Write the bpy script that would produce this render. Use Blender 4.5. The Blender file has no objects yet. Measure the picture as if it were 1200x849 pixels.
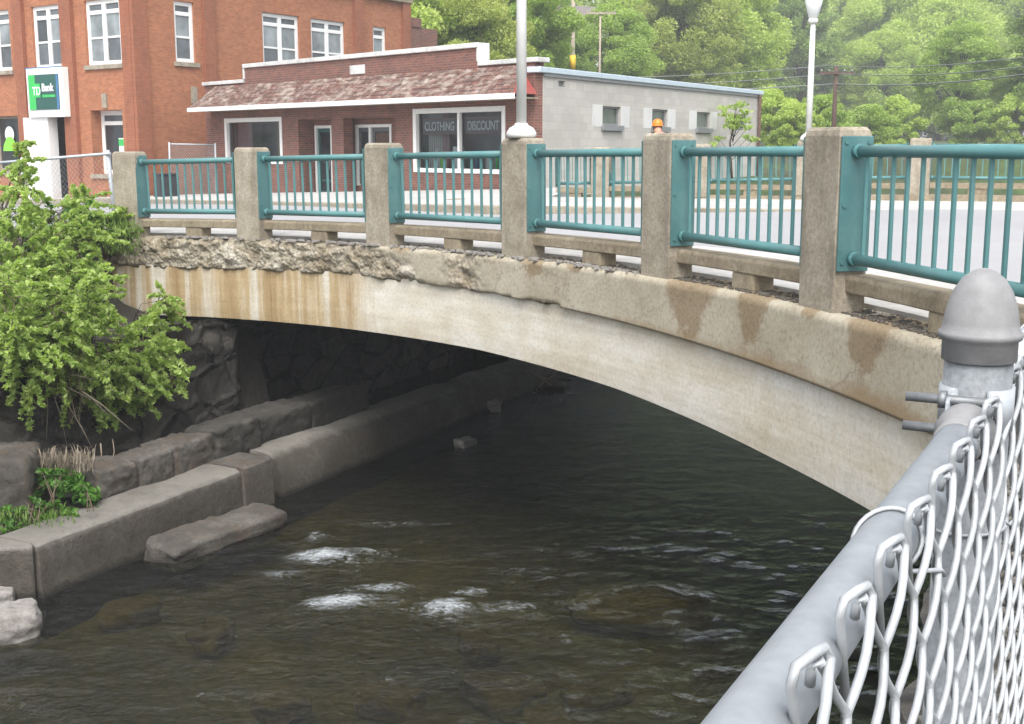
import bpy, bmesh, math, random
import numpy as np
from mathutils import Vector, Matrix, Euler, noise as mnoise

random.seed(7); RNG = np.random.default_rng(7)
S = bpy.context.scene
COL = S.collection
EYE = 4.8                                   # eye height over the river surface (world z of the water = 0)
PITCH = math.radians(9.88)
F_PX = 1450.0

# ------------------------------------------------------------------ helpers
def at(px, py, Y):
    """point Y metres ahead of the photographer in a given viewing direction (used for irregular natural things)"""
    u = (px - 600) / F_PX; v = -(py - 424.5) / F_PX
    s, c = math.sin(PITCH), math.cos(PITCH)
    k = Y / (c + v * s)
    return Vector((u * k, Y, EYE + (-s + v * c) * k))

def T(x, y):
    """bridge deck / street plane (a gentle cross fall)"""
    x = max(-26, min(7.5, x)); y = max(-5, min(50, y))
    return EYE - 1.295 + .0329 * x + .0055 * y - max(0, y - 31) * .022 * max(0, min(1, (4 - x) / 8))

def uv2xy(u, v):                            # river axes: u downstream-away, v across to the right
    return (.438 * u + .899 * v, .899 * u - .438 * v)
def xy2uv(x, y):
    return (.438 * x + .899 * y, .899 * x - .438 * y)

class Frame:
    def __init__(s, o=(0, 0, 0), ax=(1, 0, 0), ay=(0, 1, 0), az=(0, 0, 1)):
        s.o = Vector(o); s.ax = Vector(ax); s.ay = Vector(ay); s.az = Vector(az)
    def __call__(s, p):
        return s.o + s.ax * p[0] + s.ay * p[1] + s.az * p[2]

ID = Frame()

class MB:
    """collects shapes (in a frame) and links them as ONE mesh object"""
    def __init__(s, fr=ID):
        s.fr = fr; s.v = []; s.p = []; s.f = []; s.sm = []; s.uv = {}
    def vert(s, x, y, z):
        s.p.append(Vector((x, y, z))); s.v.append(s.fr((x, y, z))); return len(s.v) - 1
    def face(s, idx, smooth=False, uv=None):
        s.f.append(tuple(idx)); s.sm.append(smooth)
        if uv: s.uv[len(s.f) - 1] = uv
    def quad(s, a, b, c, d, smooth=False, uv=None):
        i = [s.vert(*q) for q in (a, b, c, d)]; s.face(i, smooth, uv)
    def box(s, x0, x1, y0, y1, z0, z1):
        if x0 > x1: x0, x1 = x1, x0
        if y0 > y1: y0, y1 = y1, y0
        if z0 > z1: z0, z1 = z1, z0
        i = [s.vert(x, y, z) for z in (z0, z1) for (x, y) in ((x0, y0), (x1, y0), (x1, y1), (x0, y1))]
        for q in ((3, 2, 1, 0), (4, 5, 6, 7), (0, 1, 5, 4), (1, 2, 6, 5), (2, 3, 7, 6), (3, 0, 4, 7)):
            s.face([i[k] for k in q])
        return s
    def prism(s, poly, z0, z1):
        """polygon (x, y) counter-clockwise, extruded in z"""
        n = len(poly)
        a = [s.vert(x, y, z0) for x, y in poly]; b = [s.vert(x, y, z1) for x, y in poly]
        s.face(a[::-1]); s.face(b)
        for k in range(n):
            s.face((a[k], a[(k + 1) % n], b[(k + 1) % n], b[k]))
        return s
    def tube(s, pts, r, n=8, cap=True):
        pts = [Vector(p) for p in pts]; rs = r if isinstance(r, (list, tuple)) else [r] * len(pts)
        rings = []; up = None
        for k, p in enumerate(pts):
            d = (pts[min(k + 1, len(pts) - 1)] - pts[max(k - 1, 0)])
            if d.length < 1e-9: d = Vector((0, 0, 1))
            d.normalize()
            if up is None:
                up = Vector((0, 0, 1)) if abs(d.z) < .9 else Vector((1, 0, 0))
            x = d.cross(up)
            if x.length < 1e-6: x = d.cross(Vector((0, 1, 0.3)))
            x.normalize(); y = x.cross(d).normalized(); up = y
            rings.append([s.vert(*(p + (x * math.cos(t) + y * math.sin(t)) * rs[k])) for t in [2 * math.pi * j / n for j in range(n)]])
        for a, b in zip(rings, rings[1:]):
            for j in range(n):
                s.face((a[j], a[(j + 1) % n], b[(j + 1) % n], b[j]), True)
        if cap:
            s.face(rings[0][::-1]); s.face(rings[-1])
        return s
    def lathe(s, prof, n=24, c=(0, 0, 0)):
        rings = []
        for r, z in prof:
            rings.append([s.vert(c[0] + r * math.cos(2 * math.pi * j / n), c[1] + r * math.sin(2 * math.pi * j / n), c[2] + z) for j in range(n)])
        for a, b in zip(rings, rings[1:]):
            for j in range(n):
                s.face((a[j], a[(j + 1) % n], b[(j + 1) % n], b[j]), True)
        s.face(rings[0][::-1]); s.face(rings[-1])
        return s
    def wall(s, w0, w1, z0, z1, thick, holes=()):
        """wall along x from w0 to w1, front face at y=0, back at y=-thick, rectangular holes (x0,x1,z0,z1)"""
        xs = sorted({w0, w1, *[h[0] for h in holes], *[h[1] for h in holes]}); zs = sorted({z0, z1, *[h[2] for h in holes], *[h[3] for h in holes]})
        inh = lambda x, z: any(h[0] < x < h[1] and h[2] < z < h[3] for h in holes)
        for a, b in zip(xs, xs[1:]):
            for c, d in zip(zs, zs[1:]):
                if inh((a + b) / 2, (c + d) / 2): continue
                s.quad((a, 0, c), (b, 0, c), (b, 0, d), (a, 0, d)); s.quad((a, -thick, d), (b, -thick, d), (b, -thick, c), (a, -thick, c))
        for (a, b, c, d) in list(holes) + [(w0, w1, z0, z1)]:
            s.quad((a, 0, c), (a, -thick, c), (a, -thick, d), (a, 0, d)); s.quad((b, 0, c), (b, 0, d), (b, -thick, d), (b, -thick, c))
            s.quad((a, 0, d), (a, -thick, d), (b, -thick, d), (b, 0, d)); s.quad((a, 0, c), (b, 0, c), (b, -thick, c), (a, -thick, c))
        return s
    def mesh(s, name, recalc=True):
        me = bpy.data.meshes.new(name)
        me.from_pydata([tuple(v) for v in s.v], [], s.f)
        uvl = me.uv_layers.new(name='UVMap').data
        li = 0
        for fi, f in enumerate(s.f):
            if fi in s.uv:
                for q in s.uv[fi]: uvl[li].uv = q; li += 1
                continue
            p = [s.p[i] for i in f]
            nrm = (p[1] - p[0]).cross(p[2] - p[0]) if len(p) < 5 else (p[1] - p[0]).cross(p[len(p) // 2] - p[0])
            ax = max(range(3), key=lambda k: abs(nrm[k]))
            for q in p:
                uvl[li].uv = (q.y, q.z) if ax == 0 else (q.x, q.z) if ax == 1 else (q.x, q.y); li += 1
        me.polygons.foreach_set('use_smooth', s.sm)
        if recalc:
            bm = bmesh.new(); bm.from_mesh(me); bmesh.ops.recalc_face_normals(bm, faces=bm.faces); bm.to_mesh(me); bm.free()
        me.update()
        return me
    def build(s, name, mat, parent=None, bevel=0, recalc=True):
        me = s.mesh(name, recalc)
        me.materials.append(mat)
        o = bpy.data.objects.new(name, me); COL.objects.link(o)
        if parent: o.parent = parent
        if bevel:
            b = o.modifiers.new('bevel', 'BEVEL'); b.width = bevel; b.segments = 2; b.limit_method = 'ANGLE'; b.angle_limit = math.radians(40)
        return o

def tag(o, label, cat, group=None):
    o['label'] = label; o['category'] = cat
    if group: o['group'] = group
    return o
def thing(name, label, cat, loc=(0, 0, 0), rz=0, group=None, rot=None):
    o = bpy.data.objects.new(name, None); COL.objects.link(o); o.empty_display_size = .2
    o.location = loc; o.rotation_euler = rot or (0, 0, rz)
    return tag(o, label, cat, group)
def structure(o, kind='structure'):
    o['kind'] = kind; return o
KIDS = {}
def dup(root, label=None):
    r = root.copy(); COL.objects.link(r)
    if label: r['label'] = label
    for ch in [c for c in list(bpy.data.objects) if c.parent == root]:
        c = ch.copy(); COL.objects.link(c); c.parent = r
        for g in [c2 for c2 in list(bpy.data.objects) if c2.parent == ch]:
            d = g.copy(); COL.objects.link(d); d.parent = c
    return r

# ------------------------------------------------------------------ materials
def new_mat(name):
    m = bpy.data.materials.new(name); m.use_nodes = True
    nt = m.node_tree; b = nt.nodes['Principled BSDF']
    return m, nt, b
def N(nt, t, **kw):
    n = nt.nodes.new(t)
    for k, v in kw.items():
        if k in n.inputs.keys(): n.inputs[k].default_value = v
        else: setattr(n, k, v)
    return n
def L(nt, a, b): nt.links.new(a, b)
def coords(nt, kind='Object', scale=(1, 1, 1)):
    tc = N(nt, 'ShaderNodeTexCoord'); mp = N(nt, 'ShaderNodeMapping'); mp.inputs['Scale'].default_value = scale
    L(nt, tc.outputs[kind], mp.inputs['Vector']); return mp.outputs['Vector']
def ramp(nt, fac, stops):
    r = N(nt, 'ShaderNodeValToRGB'); el = r.color_ramp.elements
    el[0].position, el[0].color = stops[0][0], (*stops[0][1], 1); el[1].position, el[1].color = stops[-1][0], (*stops[-1][1], 1)
    for p, c in stops[1:-1]:
        e = el.new(p); e.color = (*c, 1)
    L(nt, fac, r.inputs['Fac']); return r.outputs['Color']
def noise_tex(nt, vec, scale, detail=6, rough=.6, dist=0):
    n = N(nt, 'ShaderNodeTexNoise'); n.inputs['Scale'].default_value = scale; n.inputs['Detail'].default_value = detail
    n.inputs['Roughness'].default_value = rough; n.inputs['Distortion'].default_value = dist
    if vec is not None: L(nt, vec, n.inputs['Vector'])
    return n.outputs['Fac']
def mix(nt, fac, a, b, mode='MIX'):
    m = N(nt, 'ShaderNodeMix', data_type='RGBA', blend_type=mode)
    for v, sock in ((fac, m.inputs[0]), (a, m.inputs[6]), (b, m.inputs[7])):
        if isinstance(v, (int, float)): sock.default_value = v
        elif isinstance(v, tuple): sock.default_value = (*v, 1) if len(v) == 3 else v
        else: L(nt, v, sock)
    return m.outputs[2]
def math_(nt, op, a, b=None):
    m = N(nt, 'ShaderNodeMath', operation=op)
    for v, k in ((a, 0), (b, 1)):
        if v is None: continue
        if isinstance(v, (int, float)): m.inputs[k].default_value = v
        else: L(nt, v, m.inputs[k])
    return m.outputs[0]
def bump(nt, b, h, strength=.3, dist=.02):
    n = N(nt, 'ShaderNodeBump'); n.inputs['Strength'].default_value = strength; n.inputs['Distance'].default_value = dist
    L(nt, h, n.inputs['Height']); L(nt, n.outputs[0], b.inputs['Normal'])

def plain(name, col, rough=.6, metal=0, var=.12, scale=6, bmp=.05, coat=0):
    m, nt, b = new_mat(name)
    v = coords(nt)
    f = noise_tex(nt, v, scale, 5)
    lo = tuple(c * (1 - var) for c in col); hi = tuple(min(1, c * (1 + var)) for c in col)
    L(nt, ramp(nt, f, [(.3, lo), (.7, hi)]), b.inputs['Base Color'])
    b.inputs['Roughness'].default_value = rough; b.inputs['Metallic'].default_value = metal
    if bmp: bump(nt, b, noise_tex(nt, v, scale * 9, 3), bmp, .01)
    return m

def weathered(name, c_lo, c_mid, c_hi, scale=1.6, streak=None, speck=.25, rough=.85, bmp=.35, streak_amt=.7, uvs=False, midc=.6):
    """concrete / stone: blotches, fine speckle, optional vertical dirt streaks"""
    m, nt, b = new_mat(name)
    v = coords(nt, 'UV' if uvs else 'Object')
    oi = N(nt, 'ShaderNodeObjectInfo'); va = N(nt, 'ShaderNodeVectorMath', operation='ADD'); L(nt, v, va.inputs[0])
    L(nt, math_(nt, 'MULTIPLY', oi.outputs['Random'], 41.0), va.inputs[1]); v = va.outputs[0]
    big = noise_tex(nt, v, scale, 8, .65)
    col = ramp(nt, big, [(.28, c_lo), (.5, c_mid), (.72, c_hi)])
    md = noise_tex(nt, v, scale * 8, 5, .75)
    col = mix(nt, midc, col, mix(nt, 1, col, ramp(nt, md, [(.32, (.45, .44, .42)), (.5, (1, 1, 1)), (.68, (1.5, 1.48, 1.45))]), 'MULTIPLY'))
    fine = noise_tex(nt, v, scale * 40, 3, .7)
    col = mix(nt, speck, col, ramp(nt, fine, [(.3, tuple(x * .45 for x in c_mid)), (.7, tuple(min(1, x * 1.35) for x in c_mid))]))
    if streak:
        sm_ = N(nt, 'ShaderNodeMapping'); sm_.inputs['Scale'].default_value = (7, .5, 1) if uvs else (4.5, 4.5, .9); L(nt, v, sm_.inputs['Vector']); sv = sm_.outputs[0]
        sf = noise_tex(nt, sv, 1.0, 6, .65)
        sm = math_(nt, 'MULTIPLY', ramp(nt, sf, [(.5, (0, 0, 0)), (.68, (1, 1, 1))]), streak_amt)
        col = mix(nt, sm, col, streak)
    L(nt, col, b.inputs['Base Color']); b.inputs['Roughness'].default_value = rough
    h = math_(nt, 'ADD', math_(nt, 'ADD', math_(nt, 'MULTIPLY', big, .5), math_(nt, 'MULTIPLY', md, .9)), math_(nt, 'MULTIPLY', fine, .35))
    bump(nt, b, h, bmp, .035)
    return m

def brick_mat(name, c1, c2, mortar, grime=(.05, .03, .025), stain=.35, w=.21, h=.07):
    m, nt, b = new_mat(name)
    v = coords(nt, 'UV')
    br = N(nt, 'ShaderNodeTexBrick'); L(nt, v, br.inputs['Vector'])
    br.inputs['Color1'].default_value = (*c1, 1); br.inputs['Color2'].default_value = (*c2, 1); br.inputs['Mortar'].default_value = (*mortar, 1)
    br.inputs['Scale'].default_value = 1; br.inputs['Brick Width'].default_value = w; br.inputs['Row Height'].default_value = h
    br.inputs['Mortar Size'].default_value = .008; br.inputs['Bias'].default_value = -.1
    big = noise_tex(nt, v, .9, 8, .7)
    col = mix(nt, math_(nt, 'MULTIPLY', ramp(nt, big, [(.45, (0, 0, 0)), (.75, (1, 1, 1))]), stain), br.outputs['Color'], grime)
    mid = noise_tex(nt, v, 5, 4, .7)
    col = mix(nt, .35, col, mix(nt, 1.0, col, ramp(nt, mid, [(.3, (.6, .58, .58)), (.7, (1.35, 1.3, 1.25))]), 'MULTIPLY'))
    L(nt, col, b.inputs['Base Color']); b.inputs['Roughness'].default_value = .9
    bump(nt, b, br.outputs['Fac'], .25, -.006)
    return m

M = {}
M['conc_post'] = weathered('post_concrete', (.16, .135, .10), (.32, .28, .215), (.45, .41, .34), 3.4, (.11, .095, .075), .38, streak_amt=.5)
M['conc_beam'] = weathered('beam_concrete', (.17, .135, .09), (.27, .225, .155), (.36, .31, .23), 2.4, (.10, .075, .05), .35, streak_amt=.4)
M['conc_pale'] = weathered('pale_concrete', (.34, .33, .31), (.42, .41, .395), (.47, .465, .45), .5, None, .12, bmp=.1, midc=.25)
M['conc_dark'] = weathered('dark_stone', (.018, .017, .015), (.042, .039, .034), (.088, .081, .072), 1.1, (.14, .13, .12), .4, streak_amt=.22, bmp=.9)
M['footing'] = weathered('footing_concrete', (.042, .037, .029), (.078, .070, .056), (.155, .143, .122), 1.5, (.07, .05, .03), .45, streak_amt=.4, bmp=.95)  # footing colours darkened to stand in for tree shade on the left bank
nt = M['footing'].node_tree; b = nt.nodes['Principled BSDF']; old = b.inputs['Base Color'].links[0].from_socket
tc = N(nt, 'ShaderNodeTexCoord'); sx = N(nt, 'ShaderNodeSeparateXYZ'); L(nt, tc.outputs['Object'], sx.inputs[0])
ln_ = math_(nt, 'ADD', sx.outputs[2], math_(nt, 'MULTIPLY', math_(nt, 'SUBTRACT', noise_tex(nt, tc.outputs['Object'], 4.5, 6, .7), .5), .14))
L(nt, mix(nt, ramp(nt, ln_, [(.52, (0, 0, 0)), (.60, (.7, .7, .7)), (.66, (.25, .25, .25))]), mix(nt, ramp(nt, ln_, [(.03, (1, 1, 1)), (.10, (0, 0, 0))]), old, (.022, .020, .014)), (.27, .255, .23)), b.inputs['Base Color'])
m, nt, b = new_mat('rubble_stone'); v = coords(nt, 'UV', (1.25, 2.3, 1)); o_ = coords(nt)
dn = noise_tex(nt, o_, 3, 4); va = N(nt, 'ShaderNodeVectorMath', operation='ADD'); L(nt, v, va.inputs[0]); L(nt, math_(nt, 'MULTIPLY', dn, .35), va.inputs[1])
ve = N(nt, 'ShaderNodeTexVoronoi', feature='DISTANCE_TO_EDGE'); L(nt, va.outputs[0], ve.inputs['Vector']); ve.inputs['Scale'].default_value = 1; ve.inputs['Randomness'].default_value = .75
vc = N(nt, 'ShaderNodeTexVoronoi', feature='F1'); L(nt, va.outputs[0], vc.inputs['Vector']); vc.inputs['Scale'].default_value = 1; vc.inputs['Randomness'].default_value = .75
g1 = noise_tex(nt, o_, 7, 6, .75)
cc = mix(nt, .55, ramp(nt, vc.outputs['Color'], [(.15, (.022, .020, .018)), (.5, (.05, .046, .04)), (.85, (.10, .092, .08))]), ramp(nt, g1, [(.3, (.015, .014, .012)), (.55, (.06, .055, .048)), (.75, (.15, .14, .125))]))
L(nt, mix(nt, ramp(nt, ve.outputs['Distance'], [(.0, (1, 1, 1)), (.07, (0, 0, 0))]), cc, (.012, .011, .010)), b.inputs['Base Color']); b.inputs['Roughness'].default_value = .85
bump(nt, b, math_(nt, 'ADD', ramp(nt, ve.outputs['Distance'], [(0, (0, 0, 0)), (.14, (1, 1, 1))]), math_(nt, 'MULTIPLY', g1, .6)), 1.0, .05); M['rubble'] = m
M['rock'] = weathered('rock', (.035, .031, .027), (.085, .077, .066), (.19, .178, .163), 1.8, (.13, .065, .03), .4, streak_amt=.4, bmp=.7)  # stone colours lowered too, shade of the left bank put into them
M['rock_pale'] = weathered('pale_rock', (.17, .155, .14), (.25, .235, .22), (.34, .32, .30), 1.8, None, .3, bmp=.5)
M['rock_brown'] = weathered('brown_rock', (.10, .082, .036), (.18, .145, .066), (.26, .21, .10), 1.6, None, .3, bmp=.4)
M['teal'] = plain('teal_paint', (.075, .20, .205), .38, 0, .10, 3, .03)
M['teal_rust'] = plain('teal_paint_dark', (.052, .145, .15), .42, 0, .12, 3, .03)
for nm in ('teal', 'teal_rust'):
    nt = M[nm].node_tree; b = nt.nodes['Principled BSDF']; old = b.inputs['Base Color'].links[0].from_socket
    tc = N(nt, 'ShaderNodeTexCoord'); oi = N(nt, 'ShaderNodeObjectInfo'); va = N(nt, 'ShaderNodeVectorMath', operation='ADD'); L(nt, tc.outputs['Object'], va.inputs[0]); L(nt, math_(nt, 'MULTIPLY', oi.outputs['Random'], 31.0), va.inputs[1])
    g1 = noise_tex(nt, va.outputs[0], 2.6, 6, .75); g2 = noise_tex(nt, va.outputs[0], 11, 5, .75)
    col = mix(nt, ramp(nt, g1, [(.45, (0, 0, 0)), (.75, (.55, .55, .55))]), old, (.13, .235, .225))
    col = mix(nt, ramp(nt, g2, [(.66, (0, 0, 0)), (.72, (.8, .8, .8))]), col, (.13, .085, .05))
    L(nt, col, b.inputs['Base Color']); L(nt, ramp(nt, g1, [(.3, (.35,) * 3), (.7, (.6,) * 3)]), b.inputs['Roughness'])
M['galv'] = None
M['white'] = plain('white_paint', (.78, .78, .77), .45, 0, .04, 4, .02)
M['offwhite'] = plain('offwhite_paint', (.62, .62, .60), .5, 0, .06, 3, .02)
M['dark'] = plain('dark_interior', (.03, .032, .035), .7, 0, .3, 1.5, 0)
M['black'] = plain('black_plastic', (.018, .02, .026), .45, 0, .2, 5, .03)
M['gray_metal'] = plain('gray_metal', (.33, .34, .35), .45, .6, .1, 8, .03)
M['wood_dark'] = plain('pole_wood', (.10, .06, .045), .9, 0, .25, 8, .2)
M['wood_pale'] = plain('pale_pole_wood', (.36, .30, .24), .9, 0, .2, 8, .2)
M['wire'] = plain('cable', (.20, .21, .21), .6, 0, .1, 8, 0)
M['brick_bank'] = brick_mat('orange_brick', (.42, .155, .07), (.30, .10, .047), (.32, .18, .11), (.12, .05, .03), .35)
M['brick_bank_pil'] = brick_mat('orange_brick_pilaster', (.31, .098, .046), (.245, .072, .034), (.27, .145, .09), (.10, .045, .03), .4)
M['brick_shop'] = brick_mat('red_brick', (.225, .083, .058), (.13, .06, .05), (.23, .165, .14), (.07, .035, .03), .45)
M['coping'] = weathered('white_coping', (.42, .41, .40), (.60, .60, .59), (.68, .68, .67), .8, (.25, .22, .2), .15, streak_amt=.35, bmp=.1, midc=.2)
M['metal_edge'] = plain('pale_blue_roof_edge', (.56, .66, .74), .35, .3, .06, 2, .02)
M['bark'] = weathered('bark', (.05, .04, .03), (.10, .085, .07), (.17, .15, .13), 5, None, .4, bmp=.8)
M['stem'] = plain('shrub_stem', (.10, .075, .05), .9, 0, .3, 9, .1)
M['twig'] = plain('twig', (.22, .185, .14), .9, 0, .3, 9, .1)
M['orange'] = plain('orange_plastic', (.85, .20, .015), .35, 0, .05, 5, 0)
M['hivis'] = plain('hi_vis_cloth', (.55, .75, .05), .8, 0, .08, 12, .05)
M['skin'] = plain('skin', (.45, .24, .17), .55, 0, .06, 9, .02)
M['denim'] = plain('denim', (.04, .07, .14), .9, 0, .15, 20, .1)
M['hair'] = plain('hair', (.05, .035, .025), .7, 0, .2, 30, .1)
M['sign_green'] = plain('sign_dark_green', (.014, .085, .072), .3, 0, .05, 2, 0)
M['sign_lime'] = plain('sign_light_green', (.035, .46, .10), .3, 0, .05, 2, 0)
M['sign_blue'] = plain('sign_blue_edge', (.05, .16, .33), .3, 0, .05, 2, 0)
M['red_trim'] = plain('red_end_panel', (.25, .05, .04), .6, 0, .12, 4, .05)
M['pink'] = plain('pink_curtain', (.55, .36, .38), .8, 0, .1, 6, .05)
M['paper'] = plain('white_paper', (.75, .78, .78), .7, 0, .05, 6, 0)
M['sticker'] = plain('lime_sticker', (.22, .70, .06), .5, 0, .05, 6, 0)

# galvanised steel with soft blotches
m, nt, b = new_mat('galvanised_steel'); v = coords(nt)
sp = N(nt, 'ShaderNodeTexVoronoi'); L(nt, v, sp.inputs['Vector']); sp.inputs['Scale'].default_value = 120
n1 = noise_tex(nt, coords(nt, 'Object', (60, 60, 5)), 1, 4)
f = math_(nt, 'ADD', math_(nt, 'MULTIPLY', sp.outputs['Distance'], .25), math_(nt, 'MULTIPLY', n1, .8))
L(nt, ramp(nt, f, [(.25, (.37, .40, .43)), (.75, (.46, .49, .52))]), b.inputs['Base Color'])
b.inputs['Metallic'].default_value = .35; L(nt, ramp(nt, n1, [(.2, (.5,) * 3), (.8, (.68,) * 3)]), b.inputs['Roughness']); bump(nt, b, noise_tex(nt, v, 160, 2), .05, .004)
M['galv'] = m
M['galv_old'] = weathered('old_galvanised_steel', (.13, .145, .16), (.19, .205, .22), (.26, .275, .29), 9, (.16, .17, .18), .15, .6, .05, .5)
m, nt, b = new_mat('cast_aluminium'); v = coords(nt)
n1 = noise_tex(nt, v, 40, 5); n2 = noise_tex(nt, v, 400, 2)
L(nt, ramp(nt, n1, [(.3, (.20, .20, .205)), (.7, (.28, .28, .285))]), b.inputs['Base Color']); b.inputs['Metallic'].default_value = .1
b.inputs['Roughness'].default_value = .72; bump(nt, b, n2, .15, .002)
M['cast'] = m
M['mesh_wire'] = plain('galvanised_wire', (.42, .44, .46), .5, .25, .18, 25, .05)
M['bolt'] = plain('bolt_steel', (.22, .23, .24), .55, .6, .2, 60, .1)

def glass_mat(name, tint=(.035, .042, .048), rough=.06):
    m, nt, b = new_mat(name); v = coords(nt)
    L(nt, ramp(nt, noise_tex(nt, v, .8, 3), [(.35, tuple(c * .6 for c in tint)), (.65, tuple(c * 1.4 for c in tint))]), b.inputs['Base Color'])
    b.inputs['Roughness'].default_value = rough; b.inputs['IOR'].default_value = 1.5
    return m
M['glass'] = glass_mat('window_glass'); M['glass_pale'] = glass_mat('window_glass_blind', (.23, .26, .27), .12)
M['glass_dim'] = glass_mat('window_glass_dim', (.10, .115, .125), .1)
M['glass_green'] = glass_mat('window_glass_green', (.10, .13, .10), .12)

# worn shingles of the shop's awning roof
m, nt, b = new_mat('worn_shingles'); v = coords(nt, 'UV')
br = N(nt, 'ShaderNodeTexBrick'); L(nt, v, br.inputs['Vector']); br.inputs['Scale'].default_value = 1
br.inputs['Brick Width'].default_value = .3; br.inputs['Row Height'].default_value = .19; br.inputs['Mortar Size'].default_value = .02
br.inputs['Color1'].default_value = (.155, .066, .05, 1); br.inputs['Color2'].default_value = (.10, .056, .044, 1); br.inputs['Mortar'].default_value = (.05, .022, .02, 1)
vo = N(nt, 'ShaderNodeTexVoronoi', feature='F1'); L(nt, coords(nt, 'UV', (4, 7, 1)), vo.inputs['Vector']); vo.inputs['Scale'].default_value = 1
big = noise_tex(nt, v, 1.1, 5, .7); fine = noise_tex(nt, coords(nt, 'UV', (2.2, 5, 1)), 1.3, 4, .7)
wear = math_(nt, 'MULTIPLY', ramp(nt, math_(nt, 'ADD', math_(nt, 'MULTIPLY', big, .55), math_(nt, 'MULTIPLY', fine, .6)), [(.54, (0, 0, 0)), (.66, (1, 1, 1))]), .72)
L(nt, mix(nt, wear, br.outputs['Color'], mix(nt, vo.outputs['Distance'], (.50, .45, .39), (.20, .155, .125))), b.inputs['Base Color']); b.inputs['Roughness'].default_value = .9
bump(nt, b, br.outputs['Fac'], .6, -.02); M['shingles'] = m

# pale concrete blocks
m, nt, b = new_mat('pale_blocks'); v = coords(nt, 'UV')
br = N(nt, 'ShaderNodeTexBrick'); L(nt, v, br.inputs['Vector']); br.inputs['Scale'].default_value = 1
br.inputs['Brick Width'].default_value = .42; br.inputs['Row Height'].default_value = .21; br.inputs['Mortar Size'].default_value = .006
br.inputs['Color1'].default_value = (.47, .45, .415, 1); br.inputs['Color2'].default_value = (.54, .515, .48, 1); br.inputs['Mortar'].default_value = (.42, .41, .395, 1)
f1 = noise_tex(nt, v, .5, 6, .6)
L(nt, mix(nt, 1, br.outputs['Color'], ramp(nt, f1, [(.3, (.85, .85, .84)), (.7, (1.1, 1.1, 1.09))]), 'MULTIPLY'), b.inputs['Base Color']); b.inputs['Roughness'].default_value = .9
bump(nt, b, br.outputs['Fac'], .15, -.006); M['blocks'] = m
M['block_patch'] = weathered('white_patch', (.60, .60, .59), (.66, .66, .65), (.70, .70, .69), 1.0, None, .08, bmp=.1, midc=.1)

# asphalt/concrete street: pale worn surface
m, nt, b = new_mat('road_surface'); v = coords(nt)
f1 = noise_tex(nt, v, .25, 8, .65); f2 = noise_tex(nt, v, 30, 3, .7)
c = mix(nt, .25, ramp(nt, f1, [(.3, (.26, .26, .27)), (.7, (.335, .335, .345))]), ramp(nt, f2, [(.3, (.19, .19, .195)), (.7, (.42, .42, .43))]))
L(nt, c, b.inputs['Base Color']); b.inputs['Roughness'].default_value = .85; bump(nt, b, f2, .2, .01); M['road'] = m

# soil / grass banks and hill
def ground_mat(name, soil, grass, amt=(.42, .58), sc=.6):
    m, nt, b = new_mat(name); v = coords(nt)
    f1 = noise_tex(nt, v, sc, 8, .7); f2 = noise_tex(nt, v, sc * 14, 5, .7)
    g = ramp(nt, f2, [(.3, tuple(c * .5 for c in grass)), (.7, tuple(c * 1.4 for c in grass))]); s_ = ramp(nt, f2, [(.3, tuple(c * .55 for c in soil)), (.7, tuple(c * 1.4 for c in soil))])
    L(nt, mix(nt, ramp(nt, f1, [(amt[0], (0, 0, 0)), (amt[1], (1, 1, 1))]), s_, g), b.inputs['Base Color']); b.inputs['Roughness'].default_value = .95
    bump(nt, b, f2, .8, .06); return m
M['hill'] = ground_mat('woodland_floor', (.05, .045, .025), (.05, .085, .02), (.35, .55), .12)
M['soil'] = ground_mat('bank_soil', (.035, .030, .024), (.03, .05, .014), (.6, .78), .9)
M['bed'] = weathered('river_bed', (.07, .068, .028), (.15, .14, .058), (.26, .235, .12), .9, None, .35, bmp=.6)
M['gravel'] = weathered('gravel', (.10, .09, .075), (.18, .165, .14), (.28, .26, .235), 30, None, .4, bmp=1)
M['pebble'] = weathered('pebbles', (.08, .073, .062), (.15, .14, .12), (.27, .255, .23), 14, None, .3, bmp=.4)

def leaf_mat(name, dark, light, trans=.35):
    m, nt, b = new_mat(name)
    a = N(nt, 'ShaderNodeAttribute', attribute_name='tint')
    col = ramp(nt, a.outputs['Fac'], [(0, dark), (1, light)])
    b.inputs['Roughness'].default_value = .55
    L(nt, col, b.inputs['Base Color'])
    tr = N(nt, 'ShaderNodeBsdfTranslucent'); L(nt, mix(nt, 1, col, (1.15, 1.25, .6), 'MULTIPLY'), tr.inputs['Color'])
    ms = N(nt, 'ShaderNodeMixShader'); ms.inputs[0].default_value = trans
    L(nt, b.outputs[0], ms.inputs[1]); L(nt, tr.outputs[0], ms.inputs[2]); L(nt, ms.outputs[0], nt.nodes['Material Output'].inputs['Surface'])
    return m
M['leaf_bright'] = leaf_mat('leaves_bright', (.31, .41, .08), (.56, .66, .21), .5)
M['leaf_mid'] = leaf_mat('leaves_mid', (.25, .36, .075), (.47, .59, .18), .5)
M['leaf_dark'] = leaf_mat('leaves_dark', (.16, .25, .06), (.34, .46, .13), .48)
M['leaf_olive'] = leaf_mat('leaves_olive', (.30, .35, .08), (.50, .55, .19), .5)
M['leaf_shrub'] = leaf_mat('leaves_shrub', (.21, .32, .065), (.54, .66, .23), .5)
M['leaf_fern'] = leaf_mat('leaves_fern', (.05, .15, .02), (.14, .30, .05))
M['grass'] = leaf_mat('grass_blades', (.09, .17, .03), (.22, .34, .08))

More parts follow.
